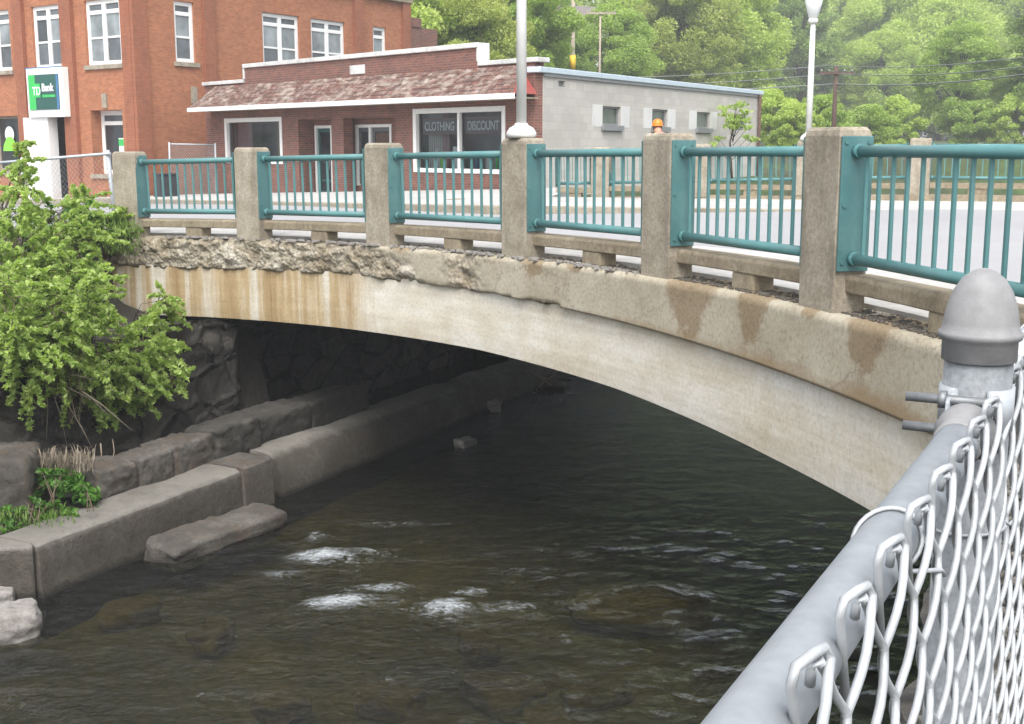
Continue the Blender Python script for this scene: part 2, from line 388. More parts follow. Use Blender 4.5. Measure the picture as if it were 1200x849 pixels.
# river water: tinted see-through body + fresnel gloss + foam where the current breaks, and pale specks painted as glints and sheen
m, nt, b = new_mat('river_water'); nt.nodes.remove(b)
v = coords(nt); fo = N(nt, 'ShaderNodeAttribute', attribute_name='foam_glints')
w1 = noise_tex(nt, coords(nt, 'Object', (1.0, 1.35, 1)), 4.2, 5, .62, .4); w2 = noise_tex(nt, coords(nt, 'Object', (1, 1.25, 1)), 15, 5, .65, .6)
hh = math_(nt, 'ADD', w1, math_(nt, 'MULTIPLY', w2, .5))
bp = N(nt, 'ShaderNodeBump'); bp.inputs['Strength'].default_value = 1.0; bp.inputs['Distance'].default_value = .085; L(nt, hh, bp.inputs['Height'])
gl = N(nt, 'ShaderNodeBsdfGlossy'); gl.inputs['Roughness'].default_value = .08; gl.inputs['Color'].default_value = (.92, .96, 1, 1); L(nt, bp.outputs[0], gl.inputs['Normal'])
tr = N(nt, 'ShaderNodeBsdfTransparent'); L(nt, ramp(nt, noise_tex(nt, v, .5, 4), [(.3, (.34, .33, .14)), (.7, (.58, .55, .25))]), tr.inputs['Color'])
fr = N(nt, 'ShaderNodeFresnel'); fr.inputs['IOR'].default_value = 1.45; L(nt, bp.outputs[0], fr.inputs['Normal'])
ms = N(nt, 'ShaderNodeMixShader'); L(nt, fr.outputs[0], ms.inputs[0]); L(nt, tr.outputs[0], ms.inputs[1]); L(nt, gl.outputs[0], ms.inputs[2])
df = N(nt, 'ShaderNodeBsdfDiffuse'); df.inputs['Color'].default_value = (.52, .56, .59, 1)
fn = noise_tex(nt, coords(nt, 'Object', (1.0, 1.9, 1)), 6.0, 5, .7, .8); fn2 = noise_tex(nt, coords(nt, 'Object', (1.0, 1.7, 1)), 26.0, 4, .7, .5)
fm = ramp(nt, math_(nt, 'MULTIPLY', math_(nt, 'SUBTRACT', math_(nt, 'ADD', math_(nt, 'ADD', math_(nt, 'MULTIPLY', fn, .75), math_(nt, 'MULTIPLY', fn2, .8)), math_(nt, 'MULTIPLY', fo.outputs['Fac'], 1.15)), 1.0), 2.3), [(.0, (0, 0, 0)), (1, (1, 1, 1))])
m2 = N(nt, 'ShaderNodeMixShader'); L(nt, math_(nt, 'MULTIPLY', fm, .8), m2.inputs[0]); L(nt, ms.outputs[0], m2.inputs[1]); L(nt, df.outputs[0], m2.inputs[2])
L(nt, m2.outputs[0], nt.nodes['Material Output'].inputs['Surface']); M['water'] = m

# bridge faces, UV = (metres along the bridge, height)
def band_material():
    m, nt, b = new_mat('spalled_band'); v = coords(nt, 'UV'); o = coords(nt)
    tc = N(nt, 'ShaderNodeTexCoord'); sx = N(nt, 'ShaderNodeSeparateXYZ'); L(nt, tc.outputs['UV'], sx.inputs[0])
    big = noise_tex(nt, v, 1.3, 7, .65)
    tan = ramp(nt, big, [(.28, (.28, .24, .17)), (.5, (.38, .34, .26)), (.72, (.47, .43, .35))])
    # damp brown stains that run down from the foot of each post
    st = None
    for u0, w, dep in ((6.25, .3, .10), (9.0, .28, .2), (9.8, .25, .12), (11.9, .62, .47), (12.95, .36, .38), (14.6, .42, .34), (13.8, .2, .1)):
        d = math_(nt, 'ABSOLUTE', math_(nt, 'SUBTRACT', sx.outputs[0], u0))
        wd = math_(nt, 'MULTIPLY', math_(nt, 'ADD', math_(nt, 'MULTIPLY', sx.outputs[1], .75 / dep), 1.25), w * .62); q = math_(nt, 'SUBTRACT', 1.0, math_(nt, 'DIVIDE', math_(nt, 'ADD', d, math_(nt, 'MULTIPLY', math_(nt, 'SUBTRACT', noise_tex(nt, v, 3.1, 8, .75), .5), .55)), wd))
        h_ = math_(nt, 'ADD', math_(nt, 'MULTIPLY', math_(nt, 'ADD', sx.outputs[1], dep), 5.0), math_(nt, 'MULTIPLY', math_(nt, 'SUBTRACT', noise_tex(nt, v, 6, 7, .75), .5), 2.4))
        k = math_(nt, 'MINIMUM', math_(nt, 'MULTIPLY', q, 3.5), math_(nt, 'MULTIPLY', h_, 3.5))
        st = k if st is None else math_(nt, 'MAXIMUM', st, k)
    stc = N(nt, 'ShaderNodeClamp'); L(nt, st, stc.inputs[0])
    tan = mix(nt, math_(nt, 'MULTIPLY', stc.outputs[0], .7), tan, (.20, .135, .065))
    # lower drip edge is browner
    ck = N(nt, 'ShaderNodeTexVoronoi', feature='DISTANCE_TO_EDGE'); cv = N(nt, 'ShaderNodeVectorMath', operation='ADD'); L(nt, coords(nt, 'UV', (.55, .8, 1)), cv.inputs[0]); L(nt, math_(nt, 'MULTIPLY', noise_tex(nt, v, 4, 5, .7), .5), cv.inputs[1]); L(nt, cv.outputs[0], ck.inputs['Vector']); ck.inputs['Scale'].default_value = 1
    tan = mix(nt, ramp(nt, ck.outputs['Distance'], [(.0, (.55, .55, .55)), (.008, (0, 0, 0))]), tan, (.12, .09, .06))
    pit = noise_tex(nt, v, 26, 4, .7)
    tan = mix(nt, 1, tan, ramp(nt, pit, [(.3, (.72, .70, .66)), (.5, (1, 1, 1)), (.7, (1.12, 1.12, 1.12))]), 'MULTIPLY')
    low = ramp(nt, math_(nt, 'ADD', math_(nt, 'MULTIPLY', sx.outputs[1], 1.0), math_(nt, 'ADD', math_(nt, 'MULTIPLY', big, .35), .35)), [(.0, (1, 1, 1)), (.12, (0, 0, 0))])
    tan = mix(nt, math_(nt, 'MULTIPLY', low, .75), tan, (.25, .17, .085))
    vo = N(nt, 'ShaderNodeTexVoronoi', feature='F1'); L(nt, o, vo.inputs['Vector']); vo.inputs['Scale'].default_value = 19; vo.inputs['Randomness'].default_value = 1
    rb = noise_tex(nt, o, 2.1, 6, .7)
    rc = mix(nt, .55, ramp(nt, vo.outputs['Color'], [(.1, (.11, .085, .055)), (.5, (.25, .21, .15)), (.9, (.46, .42, .355))]), ramp(nt, rb, [(.33, (.16, .125, .075)), (.5, (.30, .26, .19)), (.68, (.52, .49, .43))]))
    rough = N(nt, 'ShaderNodeAttribute', attribute_name='spall')
    L(nt, mix(nt, rough.outputs['Fac'], tan, rc), b.inputs['Base Color']); b.inputs['Roughness'].default_value = .9
    hgt = math_(nt, 'ADD', math_(nt, 'MULTIPLY', noise_tex(nt, v, 30, 4), .12), math_(nt, 'MULTIPLY', math_(nt, 'SUBTRACT', 1.0, vo.outputs['Distance']), math_(nt, 'MULTIPLY', rough.outputs['Fac'], 1.2)))
    bump(nt, b, hgt, .7, .03)
    return m
def girder_material():
    m, nt, b = new_mat('girder_face'); v = coords(nt, 'UV')
    tc = N(nt, 'ShaderNodeTexCoord'); sx = N(nt, 'ShaderNodeSeparateXYZ'); L(nt, tc.outputs['UV'], sx.inputs[0])
    big = noise_tex(nt, coords(nt, 'UV', (.5, 1.8, 1)), 1.3, 7, .65)
    cream = ramp(nt, big, [(.3, (.52, .46, .36)), (.5, (.62, .58, .50)), (.7, (.68, .665, .62))])
    board = noise_tex(nt, coords(nt, 'UV', (.25, 14, 1)), 1.0, 4, .6)
    cream = mix(nt, 1, cream, ramp(nt, board, [(.35, (.93, .925, .91)), (.6, (1.03, 1.03, 1.03))]), 'MULTIPLY')
    st = noise_tex(nt, coords(nt, 'UV', (1.9, .10, 1)), 1.0, 6, .68)
    rust = ramp(nt, st, [(.30, (.15, .09, .042)), (.40, (.33, .225, .115)), (.50, (.45, .345, .205)), (.57, (.56, .51, .42)), (.66, (.70, .68, .64))])
    rust = mix(nt, .5, rust, mix(nt, 1, rust, ramp(nt, noise_tex(nt, coords(nt, 'UV', (.6, 9, 1)), 1, 4), [(.35, (.86, .84, .8)), (.65, (1.08, 1.08, 1.08))]), 'MULTIPLY'))
    edge = math_(nt, 'ADD', sx.outputs[0], math_(nt, 'MULTIPLY', math_(nt, 'SUBTRACT', noise_tex(nt, coords(nt, 'UV', (2.5, .5, 1)), 1.5, 7, .75), .5), 2.4))
    em = N(nt, 'ShaderNodeMapRange'); L(nt, edge, em.inputs[0]); em.inputs[1].default_value = 4.85; em.inputs[2].default_value = 5.75
    col = mix(nt, em.outputs[0], rust, cream)
    pit = noise_tex(nt, v, 24, 4, .72); drip = noise_tex(nt, coords(nt, 'UV', (1.6, .25, 1)), 1.2, 7, .65); blot = noise_tex(nt, v, 2.6, 6, .7)
    col = mix(nt, 1, col, ramp(nt, pit, [(.3, (.80, .79, .76)), (.5, (1, 1, 1)), (.7, (1.08, 1.08, 1.08))]), 'MULTIPLY')
    col = mix(nt, 1, col, ramp(nt, blot, [(.3, (.88, .86, .82)), (.55, (1, 1, 1)), (.7, (1.05, 1.05, 1.06))]), 'MULTIPLY')
    col = mix(nt, 1, col, ramp(nt, drip, [(.30, (.92, .885, .82)), (.48, (1, 1, 1))]), 'MULTIPLY')
    # soot just under the band on the right-hand half
    L(nt, col, b.inputs['Base Color']); b.inputs['Roughness'].default_value = .85
    bump(nt, b, math_(nt, 'ADD', board, noise_tex(nt, v, 30, 3)), .2, .008)
    return m
M['band'] = band_material(); M['girder'] = girder_material()

# ------------------------------------------------------------------ camera, light, sky
cam = bpy.data.cameras.new('camera'); co = bpy.data.objects.new('camera', cam); COL.objects.link(co)
co.location = (0, 0, EYE); co.rotation_euler = (math.pi / 2 - PITCH, 0, 0)
cam.sensor_width = 36; cam.lens = F_PX / 1200 * 36; cam.clip_start = .05; cam.clip_end = 2000
S.camera = co
W = bpy.data.worlds.new('World'); S.world = W; W.use_nodes = True
nt = W.node_tree; bg = nt.nodes['Background']
SUN_EL, SUN_AZ = math.radians(54), math.radians(182)      # azimuth clockwise from +Y: high, behind the photographer's left
sky = nt.nodes.new('ShaderNodeTexSky'); sky.sky_type = 'NISHITA'; sky.sun_disc = False; sky.sun_elevation = SUN_EL; sky.sun_rotation = SUN_AZ
sky.dust_density = 3.0; sky.air_density = 1.0; sky.ozone_density = 1.0
hs = nt.nodes.new('ShaderNodeHueSaturation'); hs.inputs['Saturation'].default_value = .22; hs.inputs['Value'].default_value = 1.0
nt.links.new(sky.outputs[0], hs.inputs['Color']); nt.links.new(hs.outputs[0], bg.inputs['Color']); bg.inputs['Strength'].default_value = .15
sun = bpy.data.lights.new('sun', 'SUN'); sun.energy = 1.3; sun.angle = math.radians(40); sun.color = (1, .96, .9)
so = bpy.data.objects.new('sun', sun); COL.objects.link(so)
dirv = Vector((math.sin(SUN_AZ) * math.cos(SUN_EL), math.cos(SUN_AZ) * math.cos(SUN_EL), math.sin(SUN_EL)))
so.rotation_euler = dirv.to_track_quat('Z', 'Y').to_euler(); so.location = dirv * 50
S.view_settings.view_transform = 'Standard'; S.view_settings.look = 'None'; S.view_settings.exposure = 1.32; S.view_settings.gamma = 1

# ------------------------------------------------------------------ setting: ground, road, pavements
def hill(x, y):
    d = max(0.0, y - 55)
    h = 13 * (1 - math.exp(-d / 100.0)) if d > 0 else 0
    a = x / max(y, 1)
    h *= 1 - .8 * min(1, max(0, (a - .07) / .1))
    h *= 1 - .78 * math.exp(-((a - .064) / .03) ** 2)
    return h
def upland(x, y):
    return T(x, y) - .25 + hill(x, y) + (.5 * mnoise.noise(Vector((x * .05, y * .05, 0))) * min(1, max(0, y - 55) / 20))
VL, VR = -13.25, -.36
us = [-80, -50, -30, -20, -10, 0, 5, 10, 15.35, 15.5, 18, 22, 25.2, 25.4, 30, 34, 38, 42, 46, 50, 54] + list(range(58, 88, 4)) + [88, 88.5] + list(range(90, 120, 4)) + list(range(125, 200, 10)) + list(range(210, 420, 20))
vs = [-300, -220, -160, -120, -90, -70, -55, -45, -35, -28, -22, -18.5, VL - .02, VL, -11.3, -11.28, -9, -5, VR, VR + .02, 3, 8, 14, 20, 28, 36, 46, 58, 70, 85, 100, 120, 150, 190, 240, 300]
g = MB(); idx = {}
for i, u in enumerate(us):
    for j, v in enumerate(vs):
        x, y = uv2xy(u, v)
        z = upland(x, y)
        if (VL if u < 25.3 else -11.29) <= v <= VR and u < 88.2: z = -.75
        elif u < 15.4 and -18.4 < v < VL: z = -.75
        idx[i, j] = g.vert(x, y, z)
for i in range(len(us) - 1):
    for j in range(len(vs) - 1):
        g.face((idx[i, j], idx[i, j + 1], idx[i + 1, j + 1], idx[i + 1, j]), True)
structure(g.build('ground', M['hill'], recalc=False))

CX, CY, R0 = -14.5956, 4.1151, 17.63         # the parapet follows this circle in plan
def arc(th, R=R0):
    a = math.radians(th); return CX + R * math.cos(a), CY + R * math.sin(a)
def slab(name, poly, dz, mat, thick=.1):
    b = MB(); n = len(poly)
    a = [b.vert(x, y, T(x, y) + dz) for x, y in poly]; c = [b.vert(x, y, T(x, y) + dz - thick) for x, y in poly]
    b.face(a); b.face(c[::-1])
    for k in range(n): b.face((a[k], c[k], c[(k + 1) % n], a[(k + 1) % n]))
    return b.build(name, mat)
FD = Vector((.9327, -.3608)); FN = Vector((-.3608, -.9327))   # far parapet direction (to the right) and normal (to the street)
FP = Vector((1.91, 26.76)); FS = .82
def far(t, o=0):
    p = FP + FD * t + FN * o; return p.x, p.y
ths = [68 - k for k in range(0, 68, 2)]
ring = [arc(t, 17.86) for t in ths]
# near pavement and the street: a strip following the near parapet, then the carriageway
b = MB(); rows = []
for t in ths:
    rows.append([b.vert(*arc(t, R), T(*arc(t, R)) + dz) for R, dz in ((17.86, -.12), (17.86, .03), (19.5, .03), (19.53, -.11), (19.53, -.3))])
for a_, c_ in zip(rows, rows[1:]):
    for k in range(4): b.face((a_[k], a_[k + 1], c_[k + 1], c_[k]))
structure(b.build('near_sidewalk', M['conc_pale']))
outer = [arc(t, 19.53) for t in ths]
b = MB()
rowsx = [arc(t, 19.5) for t in ths]
kerb_pts = [(-0.3 - 13.5 * q, 24.1 + 17.35 * q) for q in np.linspace(1.7, .0, 12)] + [far(t, 3.3) for t in np.linspace(-1.0, 34, len(ths) - 12)]
prev = None
for (x0, y0), (x1, y1) in zip(rowsx, kerb_pts):
    col_ = [b.vert(x0 + (x1 - x0) * q, y0 + (y1 - y0) * q, T(x0 + (x1 - x0) * q, y0 + (y1 - y0) * q) - .115) for q in (0, .25, .5, .75, 1)]
    if prev:
        for k in range(4): b.face((prev[k], prev[k + 1], col_[k + 1], col_[k]))
    prev = col_
# the side street toward the bank, and the road's run to the right
def add_sheet(poly):
    i = [b.vert(x, y, T(x, y) - .119) for x, y in poly]; b.face(i)
add_sheet([arc(68, 19.4), (-21, 20.5), (-46, 24), (-46, 58), (-23.3, 53.6)])
add_sheet([arc(2, 19.4), far(34, 3.3), (70, 2), (40, -20), (8, -20)])
structure(b.build('road', M['road']))
poly = [far(-1.05, 3.3), far(34, 3.3), far(34, .23), far(-1.05, .23)]
structure(slab('far_sidewalk', poly, .05, M['conc_pale'], .3))
structure(slab('shop_sidewalk', [far(-1.06, 3.3), far(-1.06, .2), (1.3, 30.0), (1.1, 32.5), (.64, 31.96), (-11.0, 44.66), (-13.2, 43.9), (-22.5, 50.5), (-24, 49), (-13.6, 41.6)], .045, M['conc_pale'], .3))
# kerb stones: brownish edging of the far pavement
b = MB()
pts = [far(34, 3.45), far(-1.09, 3.45), (-13.8, 41.45), (-24.2, 48.9)]
pin = [far(34, 3.303), far(-1.06, 3.303), (-13.62, 41.58), (-24.02, 49.02)]
prev = None
for (x0, y0), (x1, y1) in zip(pts, pin):
    r_ = [b.vert(x0, y0, T(x0, y0) - .3), b.vert(x0, y0, T(x0, y0) + .04), b.vert(x1, y1, T(x1, y1) + .055)]
    if prev:
        for k in range(2): b.face((prev[k], prev[k + 1], r_[k + 1], r_[k]))
    prev = r_
structure(b.build('kerb', M['conc_post']))

# ------------------------------------------------------------------ the river
FOAM_GLINTS = [(-2.25, 14.0, .45, .30, .43), (-1.75, 14.15, .45, .16, .27), (-1.85, 12.5, .46, .26, .44), (-1.45, 12.95, .55, .2, .28), (-.68, 12.35, .32, .32, .42), (-.45, 12.85, .3, .2, .29), (-.05, 12.4, .5, .2, .26), (-2.45, 14.75, .16, .3, .30),
        (-2.6, 13.4, .35, .2, .27), (-1.2, 12.5, .9, .5, .16), (-2.0, 13.9, .9, .5, .18), (-1.6, 15.4, .8, .2, .2), (.1, 13.6, .7, .25, .17), (-.9, 10.75, 1.6, .45, .12), (-2.6, 10.3, 1.0, .5, .12), (-3.3, 11.7, .7, .35, .11), (.9, 24.0, .8, .5, .28), (2.1, 22.4, 2.2, .8, .21), (3.8, 18.8, 1.5, 1.3, .14), (1.8, 20.6, 1.6, .5, .15), (4.3, 17.6, .6, .9, .17), (.2, 25.2, .5, .4, .3)]  # faint wide entries paint glints and sheen as pale specks
def wz(x, y):
    k_ = 1 - .72 * min(1, max(0, (y - 14.2) / 2.5))
    z = k_ * (.035 * mnoise.noise(Vector((x * 1.1, y * 1.6, 1))) + .028 * mnoise.noise(Vector((x * 2.7, y * 3.6, 5)))) + .012 * k_ * mnoise.noise(Vector((x * 6.5, y * 8, 9)))
    for cx, cy, sx, sy, a in FOAM_GLINTS[:9]:
        z += a * .16 * math.exp(-((x - cx) / sx) ** 2 - ((y - cy) / (sy * 1.3)) ** 2)
    z += .13 * math.exp(-((x - 1.5) / .7) ** 2 - ((y - 12.9) / .3) ** 2)
    return z
nu, nv = 420, 150
U = np.concatenate([np.linspace(4, 32, nu - 60), np.linspace(32.4, 88.6, 60)]); V = np.linspace(VL - .1, VR + .1, nv)
verts = []; foam_glints = []
for u in U:
    for v in V:
        x, y = uv2xy(u, v)
        verts.append((x, y, wz(x, y)))
        f = 0
        for cx, cy, sx, sy, a in FOAM_GLINTS:
            f = max(f, a * math.exp(-((x - cx) / sx) ** 2 - ((y - cy) / sy) ** 2))
        foam_glints.append(f)
I = np.arange(nu * nv).reshape(nu, nv)
faces = np.stack([I[:-1, :-1], I[:-1, 1:], I[1:, 1:], I[1:, :-1]], -1).reshape(-1, 4)
me = bpy.data.meshes.new('river_water'); me.from_pydata(verts, [], faces.tolist()); me.polygons.foreach_set('use_smooth', [True] * len(faces))
at_ = me.attributes.new('foam_glints', 'FLOAT', 'POINT'); at_.data.foreach_set('value', foam_glints); me.materials.append(M['water'])
o = bpy.data.objects.new('river_water', me); COL.objects.link(o); structure(o)
# river water upstream, toward and behind the photographer
b = MB(); i = [b.vert(*uv2xy(u, v), -.02) for u, v in ((-60, VL - 6), (-60, VR + .1), (4.02, VR + .1), (4.02, VL - 6))]; b.face(i)
i = [b.vert(*uv2xy(u, v), -.02) for u, v in ((4.02, VL - 6), (4.02, VL), (14.4, VL), (14.4, VL - 6))]; b.face(i)
structure(b.build('river_upstream', M['water']))
# river bed
b = MB(); nb = 60; ids = {}
for i in range(nb):
    for j in range(40):
        u = -10 + i * 1.1; v = VL + (VR - VL) * j / 39
        x, y = uv2xy(u, v)
        ids[i, j] = b.vert(x, y, -.36 + .16 * mnoise.noise(Vector((x * .7, y * .7, 3))) + .1 * mnoise.noise(Vector((x * 2, y * 2, 7))) - .12 * math.sin((v - VL) / (VR - VL) * math.pi))
for i in range(nb - 1):
    for j in range(39): b.face((ids[i, j], ids[i, j + 1], ids[i + 1, j + 1], ids[i + 1, j]), True)
structure(b.build('river_bed', M['bed'], recalc=False))

def rock_mesh(mb, c, r, seed, rough=.25, cuts=4, round_=.16):
    """an angular weathered stone: subdivided box pushed by noise"""
    bm = bmesh.new(); bmesh.ops.create_cube(bm, size=2)
    bmesh.ops.subdivide_edges(bm, edges=bm.edges, cuts=cuts, use_grid_fill=True)
    base = len(mb.v)
    for v in bm.verts:
        p = v.co.copy(); q = p.normalized() * 1.25
        p = p.lerp(q, round_)
        n = mnoise.noise(p * 1.1 + Vector((seed * 3.1, seed, 0))) * rough + mnoise.noise(p * 2.9 + Vector((seed, 0, seed))) * rough * .45
        p *= 1 + n
        mb.vert(c[0] + p.x * r[0], c[1] + p.y * r[1], c[2] + p.z * r[2])
    for f in bm.faces: mb.face([base + v.index for v in f.verts], False)
    bm.free()
def rock(name, label, cat, loc, r, rz, mat, seed, group=None, rough=.25, tilt=(0, 0), round_=.16):
    mb = MB(); rock_mesh(mb, (0, 0, 0), r, seed, rough, 4, round_)
    o = mb.build(name, mat); o.location = loc; o.rotation_euler = (tilt[0], tilt[1], rz)
    for p in o.data.polygons: p.use_smooth = True
    md = o.modifiers.new('sub', 'SUBSURF'); md.levels = 1; md.render_levels = 2
    tx = bpy.data.textures.new('stone_grain', 'CLOUDS'); tx.noise_scale = .11; tx.noise_depth = 3
    dm = o.modifiers.new('grain', 'DISPLACE'); dm.texture = tx; dm.strength = .07 * min(1, r[2] / .2); dm.mid_level = .5; dm.texture_coords = 'GLOBAL'
    return tag(o, label, cat, group)

# stones below the shallow water
rnd = random.Random(5)
spots = [(590, 800, .42, .26), (455, 806, .3, .2), (510, 845, .3, .18), (250, 735, .28, .18), (560, 745, .25, .15), (150, 705, .3, .2), (700, 800, .35, .2), (640, 840, .3, .2), (330, 815, .25, .16)]
for k, (px, py, a, c) in enumerate(spots):
    p = at(px, py, 10); d = p - Vector((0, 0, EYE)); q = Vector((0, 0, EYE)) + d * ((EYE + .18) / -d.z)
    rock('riverbed_stone', 'flat brown stone lying under the shallow rippled water', 'stone', (q.x, q.y, -.27 - rnd.random() * .05), (a, c, .12), rnd.random() * 3, M['rock_brown'], k + 20, 'brown stones under the shallow water', .34, (0, 0), .35)
q = Vector((1.5, 12.95, -.2)); rock('submerged_boulder', 'dark boulder just under the surface, water humping smoothly over it', 'boulder', q, (.8, .3, .20), -.2, M['bed'], 61, None, .25, (0, 0), .8)

# ------------------------------------------------------------------ river banks, footings, walls
RA = math.atan2(.899, .438)                  # heading of the river axis
def river_thing_frame(u, v, z): return Frame((*uv2xy(u, v), z), (.438, .899, 0), (.899, -.438, 0))
b = MB(); ids = {}
prof = [(-10.45, -.3), (-10.55, .50), (-11.2, .56), (-11.7, .62), (-11.95, .70), (-12.3, 1.95), (-13.9, 2.3), (-15.2, 2.9), (-16.6, 3.3), (-18.6, 3.42)]
ul = [-30 + k * 2.0 for k in range(19)] + [8 + k * .35 for k in range(23)]
for i, u in enumerate(ul):
    for j, (v, z) in enumerate(prof):
        x, y = uv2xy(u, v); w = 0 if u < 9.0 else 1
        vv = v
        if u < 8.6: zz = z * .55 if v > -12.0 else z
        else: zz = z
        x, y = uv2xy(u, vv); amp = .18 if 1 < j < 9 else .05
        if j == 9: zz = T(x, y) - .2
        ids[i, j] = b.vert(x + amp * mnoise.noise(Vector((x * 1.3, y * 1.3, 2))), y + amp * mnoise.noise(Vector((x * 1.3, y * 1.3, 8))), zz + amp * 1.3 * mnoise.noise(Vector((x * 1.7, y * 1.7, 4))))
for i in range(len(ul) - 1):
    for j in range(len(prof) - 1): b.face((ids[i, j], ids[i, j + 1], ids[i + 1, j + 1], ids[i + 1, j]), True)
structure(b.build('riverbank', M['soil'], recalc=False))

def rough_strip(name, label, cat, path, prof, mat, amp=.03, seed=0, seg=.22, cap=True):
    """long concrete/stone strip: profile (offset v, z) swept along u from path (list of (u, dv, dz)), worn by noise"""
    fr = Frame(); mb = MB(); rings = []
    u = path[0][0]; us_ = []
    while u < path[-1][0]: us_.append(u); u += seg
    us_.append(path[-1][0])
    for u in us_:
        dv = np.interp(u, [p[0] for p in path], [p[1] for p in path]); dz = np.interp(u, [p[0] for p in path], [p[2] for p in path])
        ring_ = []
        for k, (v, z) in enumerate(prof):
            x, y = uv2xy(u, v + dv); n = Vector((x * 1.6, y * 1.6, z * 1.6 + seed)); n2 = n * 4
            a_ = amp * (mnoise.noise(n) + .6 * mnoise.noise(n2))
            x2, y2 = uv2xy(u, v + dv + a_); ring_.append(mb.vert(x2, y2, z + dz + amp * mnoise.noise(n + Vector((9, 9, 9)))))
        rings.append(ring_)
    n = len(prof)
    for a_, c_ in zip(rings, rings[1:]):
        for k in range(n): mb.face((a_[k], a_[(k + 1) % n], c_[(k + 1) % n], c_[k]), True)
    mb.face(rings[0]); mb.face(rings[-1][::-1])
    o = mb.build(name, mat)
    md = o.modifiers.new('edge', 'EDGE_SPLIT'); md.split_angle = math.radians(38)
    return tag(o, label, cat)
fprof = [(-10.75, -.5)] + [(-10.08, -.5), (-10.08, -.1), (-10.1, .1), (-10.11, .3), (-10.12, .5), (-10.14, .575), (-10.2, .61), (-10.4, .62), (-10.62, .62), (-10.75, .6)]
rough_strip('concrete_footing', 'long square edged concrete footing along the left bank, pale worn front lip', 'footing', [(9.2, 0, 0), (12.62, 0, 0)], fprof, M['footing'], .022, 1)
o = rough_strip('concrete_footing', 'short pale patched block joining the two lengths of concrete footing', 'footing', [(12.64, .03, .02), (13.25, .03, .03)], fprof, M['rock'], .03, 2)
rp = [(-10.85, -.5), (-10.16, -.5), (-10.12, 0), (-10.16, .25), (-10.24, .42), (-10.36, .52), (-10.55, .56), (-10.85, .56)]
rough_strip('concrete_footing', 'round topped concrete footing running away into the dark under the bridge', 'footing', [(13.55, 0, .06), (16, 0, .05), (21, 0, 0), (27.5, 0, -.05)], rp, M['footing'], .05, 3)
# left return of the first footing
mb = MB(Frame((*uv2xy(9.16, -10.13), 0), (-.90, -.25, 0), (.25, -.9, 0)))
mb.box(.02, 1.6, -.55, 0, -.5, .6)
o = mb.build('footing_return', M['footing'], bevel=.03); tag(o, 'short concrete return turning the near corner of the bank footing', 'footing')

# fallen slab in the water, blocks on the shelf
p0, p1 = Vector((-4.15, 13.9, .03)), Vector((-3.05, 15.6, .06))
c = (p0 + p1) / 2; d = p1 - p0
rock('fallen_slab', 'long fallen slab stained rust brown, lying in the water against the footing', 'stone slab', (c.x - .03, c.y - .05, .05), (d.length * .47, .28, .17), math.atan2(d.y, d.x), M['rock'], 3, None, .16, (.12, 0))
def ground_hit(px, py, z):
    p = at(px, py, 10); d = p - Vector((0, 0, EYE)); return Vector((0, 0, EYE)) + d * ((z - EYE) / d.z)
rock('pale_stone', 'pale squared stone at the water edge before the footing corner', 'stone', ground_hit(2, 742, .03) + Vector((0, 0, .06)), (.36, .24, .2), .4, M['rock_pale'], 4, None, .14)
rock('pale_stone', 'small rounded stone tucked under the footing return', 'stone', ground_hit(-2, 705, .03), (.16, .14, .14), .4, M['rock_pale'], 44, None, .14)
blocks = [(.62, .23, 'grey cut block nearest the ferns, pale streaks down its face', 5), (.62, .22, 'grey cut block second in the row on the footing, pale streaked', 6),
          (.82, .23, 'rust stained cut block third in the row above the footing', 7), (.95, .26, 'dark cut block beside the patched joint of the footing', 8),
          (1.25, .25, 'dark block in the shade just under the bridge', 9), (1.5, .24, 'deep shaded block farthest under the bridge on the shelf', 10)]
ub = 10.78
for ln, h, lab, sd in blocks:
    x, y = uv2xy(ub + ln / 2, -10.98 - .04 * (sd % 2)); ub += ln + .015
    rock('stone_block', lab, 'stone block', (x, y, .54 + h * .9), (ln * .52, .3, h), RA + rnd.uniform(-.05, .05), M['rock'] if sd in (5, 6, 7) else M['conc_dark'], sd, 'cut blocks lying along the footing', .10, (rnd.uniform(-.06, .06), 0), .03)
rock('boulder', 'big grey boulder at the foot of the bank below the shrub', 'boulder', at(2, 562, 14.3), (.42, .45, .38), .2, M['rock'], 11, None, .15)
rock('flat_stone', 'small flat pale stone lying among the ferns', 'stone', at(78, 575, 14.5), (.16, .12, .06), .2, M['rock_pale'], 12, None, .15)
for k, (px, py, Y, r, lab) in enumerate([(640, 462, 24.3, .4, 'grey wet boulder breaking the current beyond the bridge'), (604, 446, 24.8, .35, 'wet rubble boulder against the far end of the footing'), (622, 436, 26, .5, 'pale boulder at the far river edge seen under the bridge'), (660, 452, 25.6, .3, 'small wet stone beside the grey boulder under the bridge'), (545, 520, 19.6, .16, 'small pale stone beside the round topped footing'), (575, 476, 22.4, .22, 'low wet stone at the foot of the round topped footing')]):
    rock('river_boulder', lab, 'boulder', at(px, py, Y), (r, r * .7, r * .55), k, M['rock'] if k in (0, 3) else M['rock_pale'], 70 + k, None, .28)  # far-end boulders coloured paler in place of light from beyond the bridge

t = thing('branch_pile', 'small heap of pale driftwood branches caught at the far end of the footing', 'branches', at(622, 462, 24.2))
mb = MB(); o0 = Vector(t.location)
for k in range(26):
    a_ = at(622 + rnd.uniform(-34, 26), 458 + rnd.uniform(-18, 14), 24.2 + rnd.uniform(-.6, .6)) - o0; d_ = Vector((rnd.uniform(-1, 1), rnd.uniform(-.6, .6), rnd.uniform(-.1, .8))).normalized() * rnd.uniform(.3, .9)
    mb.tube([a_ - d_ * .5, a_ + Vector((0, 0, .06)), a_ + d_ * .5], [.028, .02, .008], 5)
mb.build('driftwood', M['wood_pale'], t)
